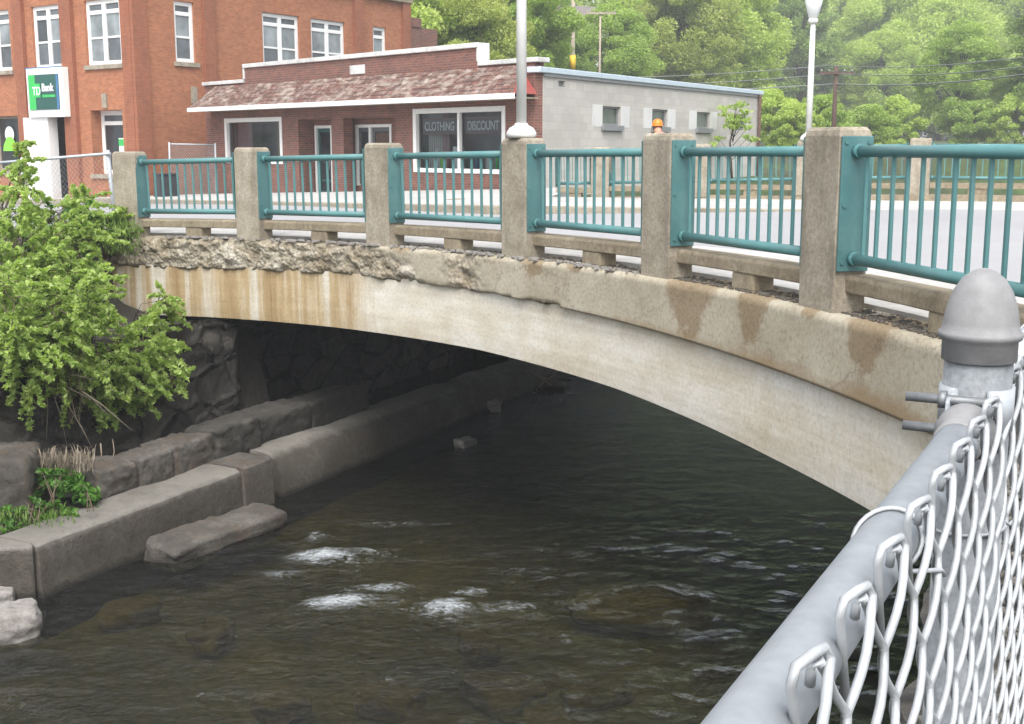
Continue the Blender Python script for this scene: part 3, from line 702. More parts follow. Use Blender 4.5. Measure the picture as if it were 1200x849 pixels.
# rubble stone abutment wall: real stones pushed out of a wall sheet
def rubble_wall(name, label, u0, u1, v, z0, ztop, mat, face=1, seed=0):
    mb = MB(); nu_ = int((u1 - u0) / .085); nz = 34; ids = {}
    for i in range(nu_ + 1):
        u = u0 + (u1 - u0) * i / nu_
        for j in range(nz + 1):
            x, y = uv2xy(u, v); z = z0 + (ztop(x, y) - z0) * j / nz
            row = math.floor(z / .42); q = Vector((u * .75 + row * .37, row * 1.7, seed))
            st = mnoise.cell(Vector((math.floor(u / .8 + row * .45) * 1.0, row, seed)))
            jz = abs((z / .42) - round(z / .42)) * .42; uu = u / .8 + row * .45; jx = abs(uu - round(uu)) * .8
            e = min(1, min(jz, jx) / .11)
            off = face * (.04 * e + .055 * st * e + .07 * mnoise.noise(Vector((u * 2, z * 2, seed))) + .05 * mnoise.noise(Vector((u * 5, z * 5, seed))))
            x, y = uv2xy(u, v + off); ids[i, j] = mb.vert(x, y, z)
    for i in range(nu_):
        for j in range(nz):
            f = (ids[i, j], ids[i + 1, j], ids[i + 1, j + 1], ids[i, j + 1])
            ua, ub = u0 + (u1 - u0) * i / nu_, u0 + (u1 - u0) * (i + 1) / nu_; za_, zb_ = mb.p[ids[i, j]].z, mb.p[ids[i, j + 1]].z; q = [(ua, za_), (ub, za_), (ub, zb_), (ua, zb_)]
            mb.face(f if face < 0 else f[::-1], True, q if face < 0 else q[::-1])
    for i in (0, nu_):
        bk = []
        for j in range(nz + 1):
            x, y = uv2xy(u0 + (u1 - u0) * i / nu_, v - face * 1.6); bk.append(mb.vert(x, y, mb.p[ids[i, j]].z))
        for j in range(nz): mb.face((ids[i, j], ids[i, j + 1], bk[j + 1], bk[j]), True)
    # top and back
    for i in range(nu_):
        ua, ub = u0 + (u1 - u0) * i / nu_, u0 + (u1 - u0) * (i + 1) / nu_
        xa, ya = uv2xy(ua, v - face * .5); xb, yb = uv2xy(ub, v - face * .5)
        A_, B_ = mb.vert(xa, ya, ztop(xa, ya)), mb.vert(xb, yb, ztop(xb, yb)); mb.face((ids[i, nz], ids[i + 1, nz], B_, A_))
    o = mb.build(name, mat, recalc=False); return tag(o, label, 'wall')
rubble_wall('abutment_wall', 'dark rubble stone abutment wall under the left end of the bridge', 14.9, 25.6, -13.2, -.6, lambda x, y: T(x, y) - .4, M['rubble'], 1, 3)
rubble_wall('retaining_wall', 'dark rubble stone retaining wall under the shrub on the left bank', 6.0, 14.9, -11.95, .3, lambda x, y: 2.25 + .25 * mnoise.noise(Vector((x, y, 0))), M['rubble'], 1, 5)
rubble_wall('river_wall', 'grey stone river wall below the chain link fence', -25, 33.8, VR - .02, -.6, lambda x, y: T(x, y) - .14, M['rubble'], -1, 8)
# wing pier of rough concrete at the shrub end of the bridge face
mb = MB(Frame((*arc(63.0, 17.75), 0), (-math.sin(math.radians(62)), math.cos(math.radians(62)), 0), (math.cos(math.radians(62)), math.sin(math.radians(62)), 0)))
mb.box(-.34, 1.9, -.42, .5, .4, T(-6.4, 19.7) - .03)
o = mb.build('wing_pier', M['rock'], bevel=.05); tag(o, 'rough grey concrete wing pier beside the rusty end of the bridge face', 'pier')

# gravel strip on the photographer's bank
b = MB(); poly = [(-20, VR + .03), (-20, 6), (9, 6), (9, VR + .03)]; nn = 14; ids = {}
for i in range(40):
    for j in range(nn):
        u = -12 + 18 * i / 39; v = VR + .03 + 5 * (j / (nn - 1)) ** 1.5
        x, y = uv2xy(u, v); ids[i, j] = b.vert(x, y, T(x, y) - .135 + .03 * mnoise.noise(Vector((x * 2, y * 2, 0))))
for i in range(39):
    for j in range(nn - 1): b.face((ids[i, j], ids[i, j + 1], ids[i + 1, j + 1], ids[i + 1, j]), True)
structure(b.build('gravel_ground', M['gravel'], recalc=False))
b = MB()
for k in range(4500):
    u = rnd.uniform(.6, 5.5); v = VR + .03 + rnd.random() ** 1.5 * 1.4; x, y = uv2xy(u, v); r = rnd.uniform(.006, .019)
    bm = bmesh.new(); bmesh.ops.create_icosphere(bm, subdivisions=1, radius=1); base = len(b.v); sc = (r * rnd.uniform(.7, 1.3), r * rnd.uniform(.7, 1.3), r * rnd.uniform(.5, .9))
    for w in bm.verts: b.vert(x + w.co.x * sc[0], y + w.co.y * sc[1], T(x, y) - .125 + w.co.z * sc[2])
    for f in bm.faces: b.face([base + w.index for w in f.verts])
    bm.free()
structure(b.build('gravel', M['pebble'], recalc=False), 'stuff')['label'] = 'loose pale gravel on the ground behind the chain link fence'

# ------------------------------------------------------------------ the bridge
TH = [66, 61, 55, 46, 36, 27, 18, 11, 4]
ZB = [-.475, -.472, -.452, -.415, -.428, -.474, -.53, -.562, -.57]
HB = [-1.25, -1.225, -1.19, -1.149, -1.132, -1.175, -1.27, -1.305, -1.31]
zb = lambda t: float(np.interp(-t, [-q for q in TH], ZB)); hb = lambda t: float(np.interp(-t, [-q for q in TH], HB))
bridge = thing('road_bridge', 'low concrete road bridge with curved face, spalled upper band and rust streaks', 'bridge', (0, 0, 0))
T0, T1 = 62.2, 3.5
RB, RG = 17.46, 17.53
sarc = lambda t: (61.4 - t) * math.pi / 180 * 17.5      # metres along the bridge from the shrub end
# upper band
def spall_mask(s, z):
    n = mnoise.noise(Vector((s * .9, z * 1.5, 2))) * .35 + mnoise.noise(Vector((s * 2.6, z * 4, 4))) * .22
    edge = 5.35 + (-z) * 4.2 + n * 1.7                   # rough toward the shrub end; the boundary slants down to the right
    m = 1 / (1 + math.exp((s - edge) * 7))
    m = max(m, .95 * math.exp(-((s - 7.55 - (z + .25) * -.3) / .33) ** 2) * (1 if z > -.46 else .6))
    m = max(m, .9 * math.exp(-((z + .46) / .035) ** 2) * (1 if 4 < s < 9.5 and n > -.1 else 0))
    return m
mb = MB(); spall = []; nt_ = 460; nz = 22; ids = {}
for i in range(nt_ + 1):
    t = T0 + (T1 - T0) * i / nt_; s = sarc(t)
    for j in range(nz + 4):
        if j <= nz: z = zb(t) * (1 - j / nz); R = RB; jj = j
        else: z = 0.004 * (j - nz); R = RB + (j - nz) * .17
        mk = spall_mask(s, z if j <= nz else 0)
        e = mk * (.03 + .055 * mnoise.noise(Vector((s * 2.2, z * 5, 1))) + .05 * mnoise.noise(Vector((s * 7, z * 9, 3))) + .025 * mnoise.noise(Vector((s * 17, z * 20, 5))))
        if j <= nz:
            zz = z; q = j / nz
            R += e + mk * .035 * (max(0, (q - .72) / .28) ** 2 + max(0, (.2 - q) / .2) ** 2) + (.03 * max(0, (q - .93) / .07))
            if j == 0: zz += mk * .04 * mnoise.noise(Vector((s * 3, 0, 0)))
        else: zz = z + mk * .015 * mnoise.noise(Vector((s * 6, R * 6, 0)))
        x, y = arc(t, R); ids[i, j] = mb.vert(x, y, T(*arc(t, RB)) + zz - (mk * .02 if j == nz else 0)); spall.append(mk)
    x, y = arc(t, RG + .02); ids[i, -1] = mb.vert(x, y, T(*arc(t, RB)) + zb(t) + .015); spall.append(spall_mask(s, zb(t)))
uvof = {}
for i in range(nt_):
    sa, sb = sarc(T0 + (T1 - T0) * i / nt_), sarc(T0 + (T1 - T0) * (i + 1) / nt_)
    for j in range(-1, nz + 3):
        za = lambda q, jj: (zb(q) * (1 - jj / nz) if 0 <= jj <= nz else (zb(q) if jj < 0 else .01 * (jj - nz)))
        ta, tb = T0 + (T1 - T0) * i / nt_, T0 + (T1 - T0) * (i + 1) / nt_
        mb.face((ids[i, j], ids[i + 1, j], ids[i + 1, j + 1], ids[i, j + 1]), True, [(sa, za(ta, j)), (sb, za(tb, j)), (sb, za(tb, j + 1)), (sa, za(ta, j + 1))])
k0 = mb.vert(*arc(T0, 18.0), T(*arc(T0, RB)) - .5)
o = mb.build('spandrel_band', M['band'], bridge, recalc=False)
at_ = o.data.attributes.new('spall', 'FLOAT', 'POINT'); at_.data.foreach_set('value', spall + [0] * (len(o.data.vertices) - len(spall)))
# lower girder face
mb = MB(); ids = {}; n2 = 120
for i in range(n2 + 1):
    t = T0 + (T1 - T0) * i / n2
    for j in range(7):
        z = zb(t) + .03 + (hb(t) - zb(t) - .03) * j / 6; x, y = arc(t, RG + (.012 if j == 6 else 0)); ids[i, j] = (mb.vert(x, y, T(*arc(t, RB)) + z), z)
for i in range(n2):
    sa, sb = sarc(T0 + (T1 - T0) * i / n2), sarc(T0 + (T1 - T0) * (i + 1) / n2)
    for j in range(6):
        mb.face((ids[i, j + 1][0], ids[i + 1, j + 1][0], ids[i + 1, j][0], ids[i, j][0]), True, [(sa, ids[i, j + 1][1]), (sb, ids[i + 1, j + 1][1]), (sb, ids[i + 1, j][1]), (sa, ids[i, j][1])])
mb.build('girder_face', M['girder'], bridge, recalc=False)
# soffit and deck fill
mb = MB(); prev = None
for i in range(41):
    q = i / 40; t = T0 + (T1 - T0) * q; x0, y0 = arc(t, RG + .012); x1, y1 = far(-3.5 + 17.5 * q, -.2); r_ = []
    ln = math.hypot(x1 - x0, y1 - y0); za, zf = T(*arc(t, RB)), T(x1, y1)
    for w, z in [(0, za + hb(t)), (.45 / ln, za + hb(t) + .005), (.55 / ln, za - .5)] + [(q_, (za * (1 - q_) + zf * q_) - .36) for q_ in (.15, .3, .5, .7, .85, 1)]:
        x, y = x0 + (x1 - x0) * w, y0 + (y1 - y0) * w
        r_.append(mb.vert(x, y, z))
    if prev:
        for k in range(8): mb.face((prev[k], prev[k + 1], r_[k + 1], r_[k]))
    prev = r_
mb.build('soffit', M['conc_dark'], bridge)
mb = MB(Frame((FP.x, FP.y, 0), (FD.x, FD.y, 0), (FN.x, FN.y, 0)))
for k in range(9):
    t = -3.5 + 17.5 * k / 9; x, y = far(t + 1); zt = T(x, y); mb.box(t, t + 17.5 / 9 - .002, -.26, .26, zt - .38, zt)
mb.build('far_fascia', M['conc_beam'], bridge)
# near parapet: beams on blocks between the posts
PA = [(61.39, 59.82), (52.76, 51.17), (43.57, 41.89), (34.21, 32.59), (25.37, 23.90), (16.94, 15.37), (7.5, 5.95)]
MID = [(a + c) / 2 for a, c in PA]
HW = .245
def beam(ta, tb, trim=.235):
    ta -= math.degrees(trim / R0); tb += math.degrees(trim / R0)
    mb = MB(); prev = None; n = 10
    for i in range(n + 1):
        t = ta + (tb - ta) * i / n; zc = T(*arc(t, RB)); w = .008 * mnoise.noise(Vector((t * .9, 0, 1)))
        prof = [(17.60 + w, .145), (17.595 + w, .25), (17.62 + w, .275), (17.80, .275), (17.815, .145)]
        r_ = [mb.vert(*arc(t, R), zc + z) for R, z in prof]
        if prev:
            for k in range(5): mb.face((prev[k], prev[(k + 1) % 5], r_[(k + 1) % 5], r_[k]))
        else: mb.face(r_)
        prev = r_
    mb.face(prev[::-1]); mb.build('kerb_beam', M['conc_beam'], bridge, bevel=.012)
    tm = (ta + tb) / 2; x, y = arc(tm, 17.70); a = math.radians(tm)
    mb = MB(Frame((x, y, T(*arc(tm, RB))), (math.sin(a), -math.cos(a), 0), (math.cos(a), math.sin(a), 0)))
    mb.prism([(-.17, -.09), (.17, -.09), (.2, .1), (-.2, .1)], .0, .15); mb.build('support_block', M['conc_beam'], bridge, bevel=.02)
for i in range(6): beam(MID[i], MID[i + 1])
# grit lying on the ledge under the beams
b = MB()
for k in range(2600):
    t = rnd.uniform(7, 50); R = 17.56 + rnd.random() ** 1.6 * .3
    x, y = arc(t, R); r = rnd.uniform(.004, .018); base = len(b.v)
    if rnd.random() < .1: r *= 1.8
    bm = bmesh.new(); bmesh.ops.create_icosphere(bm, subdivisions=1, radius=1)
    for w in bm.verts: b.vert(x + w.co.x * r * 1.3, y + w.co.y * r, T(*arc(t, RB)) + .008 + w.co.z * r * .7)
    for f in bm.faces: b.face([base + w.index for w in f.verts])
    bm.free()
structure(b.build('ledge_grit', weathered('grit', (.04, .035, .03), (.09, .08, .065), (.2, .18, .15), 20, None, .3), recalc=False), 'stuff')['label'] = 'dark grit and crumbled mortar on the bridge ledge under the beams'
b = MB()      # crumbled pale fragments at the broken edge
for k in range(260):
    t = rnd.uniform(25, 58); R = 17.47 + rnd.random() * .12; x, y = arc(t, R); r = rnd.uniform(.01, .035); base = len(b.v); rock_mesh(b, (x, y, T(*arc(t, RB)) + .012), (r, r, r * .5), k, .3, 1)
structure(b.build('ledge_rubble', M['rock_pale'], recalc=False), 'stuff')['label'] = 'pale crumbs of broken concrete along the spalled ledge'

# ------------------------------------------------------------------ posts and railing panels
def post_root(x, y, heading, label, group, h=1.31, w=HW, d=.13):
    r = thing('concrete_post', label, 'post', (x, y, T(x, y) - .0), heading, group)
    return r
plabels = ['pale concrete parapet post at the shrub end of the bridge', 'concrete parapet post standing before the shop window with the pink curtain', 'dark streaked concrete parapet post standing before the shop entrance',
           'concrete parapet post carrying the tall lamp pole on its cap', 'concrete parapet post hiding the worker in the orange hard hat', 'largest dark streaked concrete parapet post, beside the nearest railing panel',
           'end parapet post of the bridge, behind the chain link fence']
def post_mesh(parent):
    mb = MB(); n = 14
    hw, hd = HW, .13; rings = []
    zs = [-.02, .04, .2, .5, .8, 1.1, 1.25, 1.285, 1.31]
    for k, z in enumerate(zs):
        e = .0 if z < 1.28 else (.008 if z < 1.3 else .03); f = .012 if z > .2 else -.01
        pts_ = []
        for (sx, sy) in ((-1, -1), (1, -1), (1, 1), (-1, 1)):
            jx = -.005 * abs(mnoise.noise(Vector((sx * 3.3, sy * 3.3, z * 4 + .5)))); pts_.append(mb.vert(sx * (hw - e + jx), sy * (hd - e + jx), z))
        rings.append(pts_)
    for a_, c_ in zip(rings, rings[1:]):
        for k in range(4): mb.face((a_[k], a_[(k + 1) % 4], c_[(k + 1) % 4], c_[k]))
    mb.face(rings[-1]); mb.face(rings[0][::-1])
    return mb.build('shaft', M['conc_post'], parent, bevel=.007)
proto = None; POST = []
for i, t in enumerate(MID):
    x, y = arc(t); zc = T(*arc(t, RB)); hd = math.radians(t - 90)
    if proto is None:
        r = thing('concrete_post', plabels[i], 'post', (x, y, zc), hd, 'concrete posts of the near parapet'); post_mesh(r); proto = r
    else:
        r = dup(proto, plabels[i]); r.location = (x, y, zc); r.rotation_euler = (0, 0, hd)
    POST.append(r)
PROTO_POST = proto

LREF = 2.22
def make_panel(name, label, group, nb=12, n_side=True, L_=LREF, lo=.39, hi=1.14):
    r = thing(name, label, 'railing', (0, 0, 0), 0, group)
    for x0, x1 in ((.002, .018), (L_ - .018, L_ - .002)):
        mb = MB(); mb.box(x0, x1, -.118, .118, .30, 1.245)
        pl = mb.build('mounting_plate', M['teal_rust'], r, bevel=.004)
        xs = x1 if x0 < 1 else x0 - .008
        for yy in (-.085, .085):
            for zz in (.36, .76, 1.2): MB().tube([(xs - .002, yy, zz), (xs + .009, yy, zz)], .014, 6).build('bolt', M['teal_rust'], pl)
    for z, nm in ((hi, 'top_rail'), (lo, 'bottom_rail')):
        mb = MB(); mb.tube([(.018, 0, z), (L_ - .018, 0, z)], .04, 16)
        for xa, xb in ((.016, .075), (L_ - .075, L_ - .016)): mb.tube([(xa, 0, z), (xb, 0, z)], .05, 16)
        mb.build(nm, M['teal'], r)
    for k in range(nb):
        x = L_ * (k + .85) / (nb + .7)
        mb = MB(); mb.box(x - .0125, x + .0125, -.0125, .0125, lo + .03, hi - .03); mb.build('baluster', M['teal'], r, bevel=.003)
    return r
panel_labels = ['teal railing panel in front of the black bin, next to the shrub end post', 'teal railing panel in front of the recessed shop doors', 'teal railing panel in front of the lettered shop window',
                'teal railing panel between the lamp pole post and the post hiding the worker', 'teal railing panel in front of the thin leafy sapling', 'largest and nearest teal railing panel, above the fence post cap']
pproto = make_panel('railing_panel', panel_labels[0], 'teal railing panels of the near parapet')
for i in range(6):
    r = pproto if i == 0 else dup(pproto, panel_labels[i])
    ta = MID[i] - math.degrees((HW + .014) / R0); tb = MID[i + 1] + math.degrees((HW + .014) / R0)
    xa, ya = arc(ta); xb, yb = arc(tb); za, zb_ = T(*arc(ta, RB)), T(*arc(tb, RB)); ln = math.hypot(xb - xa, yb - ya)
    r.location = (xa, ya, za); r.rotation_euler = (0, -math.atan2(zb_ - za, ln), math.atan2(yb - ya, xb - xa)); r.scale = (ln / LREF, 1, 1)
# far parapet
fl = ['distant concrete post in line with the lamp pole post, before the block wall', 'distant concrete post behind the sapling on the far parapet', 'distant concrete post carrying the far street lamp', 'distant concrete post in front of the willow like tree', 'distant concrete post nearest the right end of the far parapet']
ftl = [q * .82 for q in (0.0, 2.63, 5.27, 7.9, 10.53)]
fh = math.atan2(FD.y, FD.x)
for k, t in enumerate(ftl):
    x, y = far(t); r = dup(PROTO_POST, fl[k]); r['group'] = 'concrete posts of the far parapet'; r.location = (x, y, T(x, y)); r.rotation_euler = (0, 0, fh); r.scale = (FS, FS, FS)
fpl = ['distant teal railing panel before the left part of the block wall', 'distant teal railing panel before the windows of the block wall', 'distant teal railing panel behind the sapling', 'distant teal railing panel below the far street lamp', 'distant teal railing panel before the willow like tree', 'distant teal railing panel at the right edge of the far parapet']
HF = HW * FS; fe = [(-1.0, -HF)] + [(a + HF, a + 2.63 * FS - HF) for a in ftl[:-1]] + [(ftl[-1] + HF, ftl[-1] + 2.0)]
fproto = None
for k, (a_, c_) in enumerate(fe):
    if fproto is None and k == 0: pass
    r = dup(pproto, fpl[k]); r['group'] = 'teal railing panels of the far parapet'
    xa, ya = far(a_); xb, yb = far(c_); ln = c_ - a_
    r.location = (xa, ya, T(xa, ya)); r.rotation_euler = (0, -math.atan2(T(xb, yb) - T(xa, ya), ln), fh); r.scale = (ln / LREF, FS, FS)
for k, (a_, c_) in enumerate(fe):
    mb = MB(); fr = Frame((*far(a_), 0), (FD.x, FD.y, 0), (FN.x, FN.y, 0)); mb = MB(fr); z = (T(*far(a_)) + T(*far(c_))) / 2
    mb.box(.005, c_ - a_ - .005, -.09, .08, z + .12, z + .225); mb.build('kerb_beam', M['conc_beam'], bridge)
    mb = MB(fr); mb.box((c_ - a_) / 2 - .17, (c_ - a_) / 2 + .17, -.07, .06, z - .002, z + .121); mb.build('support_block', M['conc_beam'], bridge)

# ------------------------------------------------------------------ street lamps
def lamp(name, label, x, y, z, r_pole, h):
    t = thing(name, label, 'street lamp', (x, y, z))
    MB().lathe([(.155, .002), (.165, .03), (.165, .06), (.13, .11), (.075, .14), (.07, .16)], 24).build('base', M['offwhite'], t)
    MB().lathe([(r_pole, .15), (r_pole * .98, h * .5), (r_pole * .8, h)], 20).build('pole', M['offwhite'], t)
    MB().lathe([(.06, h), (.10, h + .03), (.10, h + .07), (.085, h + .1)], 20).build('collar', M['offwhite'], t)
    g_ = MB().lathe([(.085, h + .101), (.16, h + .38), (.20, h + .6)], 20).build('lantern', M['paper'], t)
    MB().lathe([(.22, h + .601), (.21, h + .64), (.10, h + .76), (.03, h + .80), (.03, h + .87), (.005, h + .9)], 20).build('lantern_cap', M['offwhite'], t)
    return t
x, y = arc(MID[3]); lamp('street_lamp', 'tall pale grey lamp pole standing on a near parapet post before the shop', x - .02, y + .0, T(*arc(MID[3], RB)) + 1.312, .056, 3.1)
x, y = far(5.27 * FS); lamp('street_lamp', 'slim pale street lamp with white lantern on the far parapet, before dark trees', x, y, T(x, y) + 1.312 * FS, .062, 2.27)

# ------------------------------------------------------------------ buildings
ZR = EYE                                      # facade heights below are given relative to eye level
def fframe(P, d, out_side, root):
    d = Vector((d[0], d[1], 0)).normalized(); n = Vector((-d.y, d.x, 0)) * out_side
    o = Vector((P[0], P[1], ZR)) - root.location
    return Frame(o, d, n)
def text_mesh(name, body, size, mat, parent, fr, a0, z0, out, flip=True, bold=0, xs=1.0):
    cu = bpy.data.curves.new(name, 'FONT'); cu.body = body; cu.size = size; cu.extrude = .004; cu.offset = bold
    tmp = bpy.data.objects.new(name, cu); COL.objects.link(tmp)
    dg = bpy.context.evaluated_depsgraph_get(); me = bpy.data.meshes.new_from_object(tmp.evaluated_get(dg)); bpy.data.objects.remove(tmp)
    for v in me.vertices:
        x, y, z = v.co
        v.co = fr((a0 - x * xs if flip else a0 + x * xs, out + z, z0 + y))
    me.name = name; me.materials.clear(); me.materials.append(mat)
    o = bpy.data.objects.new(name, me); COL.objects.link(o); o.parent = parent
    return o
def sash_window(fr, root, a0, a1, z0, z1, depth, lights=1, fw=.10, glass='glass', trans=None, rail=True, mat='white', panes=None, sill=None, fd=.07):
    """timber window: frame, mullions, transom bar, meeting rail; each glass area a pane"""
    mb = MB(fr); o0, o1 = -depth, -depth + fd
    mb.box(a0, a0 + fw, o0, o1, z0, z1); mb.box(a1 - fw, a1, o0, o1, z0, z1)
    mb.box(a0 + fw, a1 - fw, o0, o1, z1 - fw, z1); mb.box(a0 + fw, a1 - fw, o0, o1, z0, z0 + fw * .9)
    wid = (a1 - a0 - 2 * fw); ml = .20 if lights > 1 else 0; pw = (wid - ml * (lights - 1)) / lights
    cells = []
    for k in range(lights):
        x0 = a0 + fw + k * (pw + ml); x1 = x0 + pw
        if k < lights - 1: mb.box(x1, x1 + ml, o0, o1 + .01, z0 + fw * .9, z1 - fw)
        zt = z1 - fw
        if trans:
            mb.box(x0, x1, o0, o1 - .004, z1 - trans - .07, z1 - trans + .07); cells.append((x0, x1, z1 - trans + .07, zt, 't')); zt = z1 - trans - .07
        if rail:
            zm = (z0 + fw * .9 + zt) / 2; mb.box(x0, x1, o0, o1 - .02, zm - .035, zm + .035)
            cells.append((x0, x1, zm + .035, zt, 'u')); cells.append((x0, x1, z0 + fw * .9, zm - .035, 'l'))
        else: cells.append((x0, x1, z0 + fw * .9, zt, 'l'))
    w = mb.build('window', M[mat], root, bevel=.008)
    for k, (x0, x1, c, d, kind) in enumerate(cells):
        p = MB(fr); p.box(x0 + .001, x1 - .001, o0 + .012, o0 + .022, c + .001, d - .001)
        g_ = panes[k % len(panes)] if panes else glass
        p.build('pane', M[g_], w)
    if sill:
        s = MB(fr); s.box(a0 - .1, a1 + .1, -.12, .09, z0 - .15, z0 - .002); s.build('sill', M['conc_post'] if sill == 's' else M[sill], w)
    return w

# ---- the low brick shop with the block side wall
A = (.64, 32.0); BV = (-11.64, 12.7)
shop = thing('brick_shop', 'low red brick shop with worn shingle awning, stepped white coping and block side wall', 'shop', (A[0], A[1], ZR - 1.9))
ff = fframe(A, BV, 1, shop); G = -1.75
WH = (1.2, 5.1, -.72, 1.05); RE = (5.94, 11.04, G - .1, .85); LW = (11.99, 15.65, -.57, .95)
LEN = 16.95
mb = MB(ff); mb.wall(.1, LEN, G, 2.1, .32, [WH, RE, LW]); mb.box(2.3, 14.17, -.319, -.001, 2.1, 2.58)
mb.box(8.54, 9.18, -.34, .0, G, .85)          # pillar between the two recessed bays
# recess: back wall, reveals, ceiling
mb.box(5.94, 8.0, -.9, -.6, -1.15 + .0, -1.15 + .001)
mb.quad((RE[0], -.31, G), (RE[0], -.62, G), (RE[0], -.62, .85), (RE[0], -.31, .85)); mb.quad((RE[1], -.31, G), (RE[1], -.31, .85), (RE[1], -.62, .85), (RE[1], -.62, G))
D1 = (10.0, 10.98, G - .05, .66); D2 = (6.9, 8.74, -1.2, .66)
fb = Frame(ff.o + ff.ay * -.6, ff.ax, ff.ay)
mb.fr = fb; mb.wall(5.6, 11.4, G, .86, .2, [D1, D2]); mb.fr = ff
mb.build('front_wall', M['brick_shop'], shop)
mb = MB(ff); mb.quad((RE[0], -.62, .851), (RE[1], -.62, .851), (RE[1], -.002, .851), (RE[0], -.002, .851)); mb.build('recess_ceiling', M['conc_post'], shop)
# coping
mb = MB(ff); mb.box(-.06, 2.24, -.38, .07, 2.1, 2.22); mb.box(2.24, 14.23, -.38, .07, 2.58, 2.71); mb.box(14.23, LEN + .06, -.38, .07, 2.1, 2.22)
mb.box(2.22, 2.299, -.36, .05, 2.221, 2.58); mb.box(14.171, 14.25, -.36, .05, 2.221, 2.58); mb.build('coping', M['coping'], shop, bevel=.015)
mb = MB(ff); mb.box(7.35, 8.1, .0, .03, 2.12, 2.38); mb.build('name_plaque', M['coping'], shop, bevel=.005)
# awning roof with sagging shingle courses, hips and gutter board
mb = MB(ff); nx, ny = 60, 8; ids = {}
for i in range(nx + 1):
    for j in range(ny + 1):
        w = j / ny; xe = -.05 + (16.55 + .05) * i / nx; xt = .62 + (16.1 - .62) * i / nx; x = xe * (1 - w) + xt * w
        jj = .012 * mnoise.noise(Vector((x * 1.5, w * 5, 0)))
        ids[i, j] = mb.vert(x, .86 * (1 - w) + .04 * w + jj, 1.31 + (2.05 - 1.31) * w + jj)
for i in range(nx):
    for j in range(ny):
        f = (ids[i, j], ids[i + 1, j], ids[i + 1, j + 1], ids[i, j + 1]); mb.face(f, False, [(mb.p[q].x, (mb.p[q].z - 1.3) * 1.5) for q in f])
mb.build('awning_roof', M['shingles'], shop)
mb = MB(ff); a_ = mb.vert(-.05, .86, 1.3); c_ = mb.vert(.62, .04, 2.05); d_ = mb.vert(-.05, .04, 1.3); mb.face((a_, c_, d_)); mb.build('awning_end', M['red_trim'], shop)
mb = MB(ff); a_ = mb.vert(16.55, .86, 1.3); c_ = mb.vert(16.1, .04, 2.05); d_ = mb.vert(16.55, .04, 1.3); mb.face((a_, d_, c_)); mb.build('awning_end', M['shingles'], shop)
mb = MB(ff); mb.box(-.1, 16.6, .861, .90, 1.17, 1.31); mb.build('gutter_board', M['white'], shop, bevel=.01)
mb = MB(ff); mb.box(-.05, 16.55, .01, .858, 1.19, 1.22); mb.build('awning_soffit', M['conc_beam'], shop)
# windows
def shop_window(h, split, name='shop_window'):
    a0, a1, z0, z1 = h; fw = .14; mb = MB(ff)
    mb.box(a0, a0 + fw, -.16, .02, z0, z1); mb.box(a1 - fw, a1, -.16, .02, z0, z1); mb.box(a0 + fw, a1 - fw, -.16, .02, z1 - fw, z1); mb.box(a0 + fw, a1 - fw, -.16, .04, z0, z0 + .12)
    if split: mb.box(split - .045, split + .045, -.14, .0, z0 + .12, z1 - fw)
    w = mb.build(name, M['white'], shop, bevel=.01)
    for p0, p1 in ([(a0 + fw, split - .045), (split + .045, a1 - fw)] if split else [(a0 + fw, a1 - fw)]):
        p = MB(ff); p.quad((p0, -.10, z0 + .12), (p1, -.10, z0 + .12), (p1, -.10, z1 - fw), (p0, -.10, z1 - fw)); p.build('pane', M['shop_glass'], w)
    q = MB(ff); q.box(a0 + .05, a1 - .05, -1.5, -1.45, z0, z1); q.box(a0 + .03, a0 + .06, -1.45, -.33, z0, z1); q.box(a1 - .06, a1 - .03, -1.45, -.33, z0, z1); q.box(a0 + .05, a1 - .05, -1.45, -.33, z1 - .03, z1 + .02); q.box(a0 + .05, a1 - .05, -1.45, -.33, z0 - .02, z0 + .03)
    q.build('display_bay', M['room_sky_tone'], w)
    return w
m, nt, b = new_mat('shop_glass'); nt.nodes.remove(b)
trn = N(nt, 'ShaderNodeBsdfTransparent'); trn.inputs[0].default_value = (.72, .76, .78, 1); gls = N(nt, 'ShaderNodeBsdfGlossy'); gls.inputs['Roughness'].default_value = .05
gfr = N(nt, 'ShaderNodeLayerWeight'); gfr.inputs['Blend'].default_value = .36
gmx = N(nt, 'ShaderNodeMixShader'); L(nt, gfr.outputs[0], gmx.inputs[0]); L(nt, trn.outputs[0], gmx.inputs[1]); L(nt, gls.outputs[0], gmx.inputs[2]); L(nt, gmx.outputs[0], nt.nodes['Material Output'].inputs['Surface'])
M['shop_glass'] = m
M['room_sky_tone'] = plain('room_sky_tone', (.36, .385, .41), .8, 0, .25, 1.2, 0)  # room colour lightened in place of sky reflected in the shop glass
w1_ = shop_window(WH, 3.12); w2_ = shop_window(LW, None)
for h, w in ((WH, w1_), (LW, w2_)):
    c_ = MB(ff); n = 14
    for k in range(n): c_.box(h[1] - .2 - k * .045, h[1] - .2 - (k + 1) * .045, -.42 - .03 * (k % 2), -.40 - .03 * (k % 2), h[2] + .1, h[3] - .15)
    c_.build('curtain', M['pink'] if h is LW else M['offwhite'], w)
    c_ = MB(ff); 
    for k in range(8): c_.box(h[1] - .83 - k * .03, h[1] - .83 - (k + 1) * .03, -.43 - .03 * (k % 2), -.40 - .03 * (k % 2), h[2] + .1, h[3] - .15)
    c_.build('curtain', M['pink'], w)
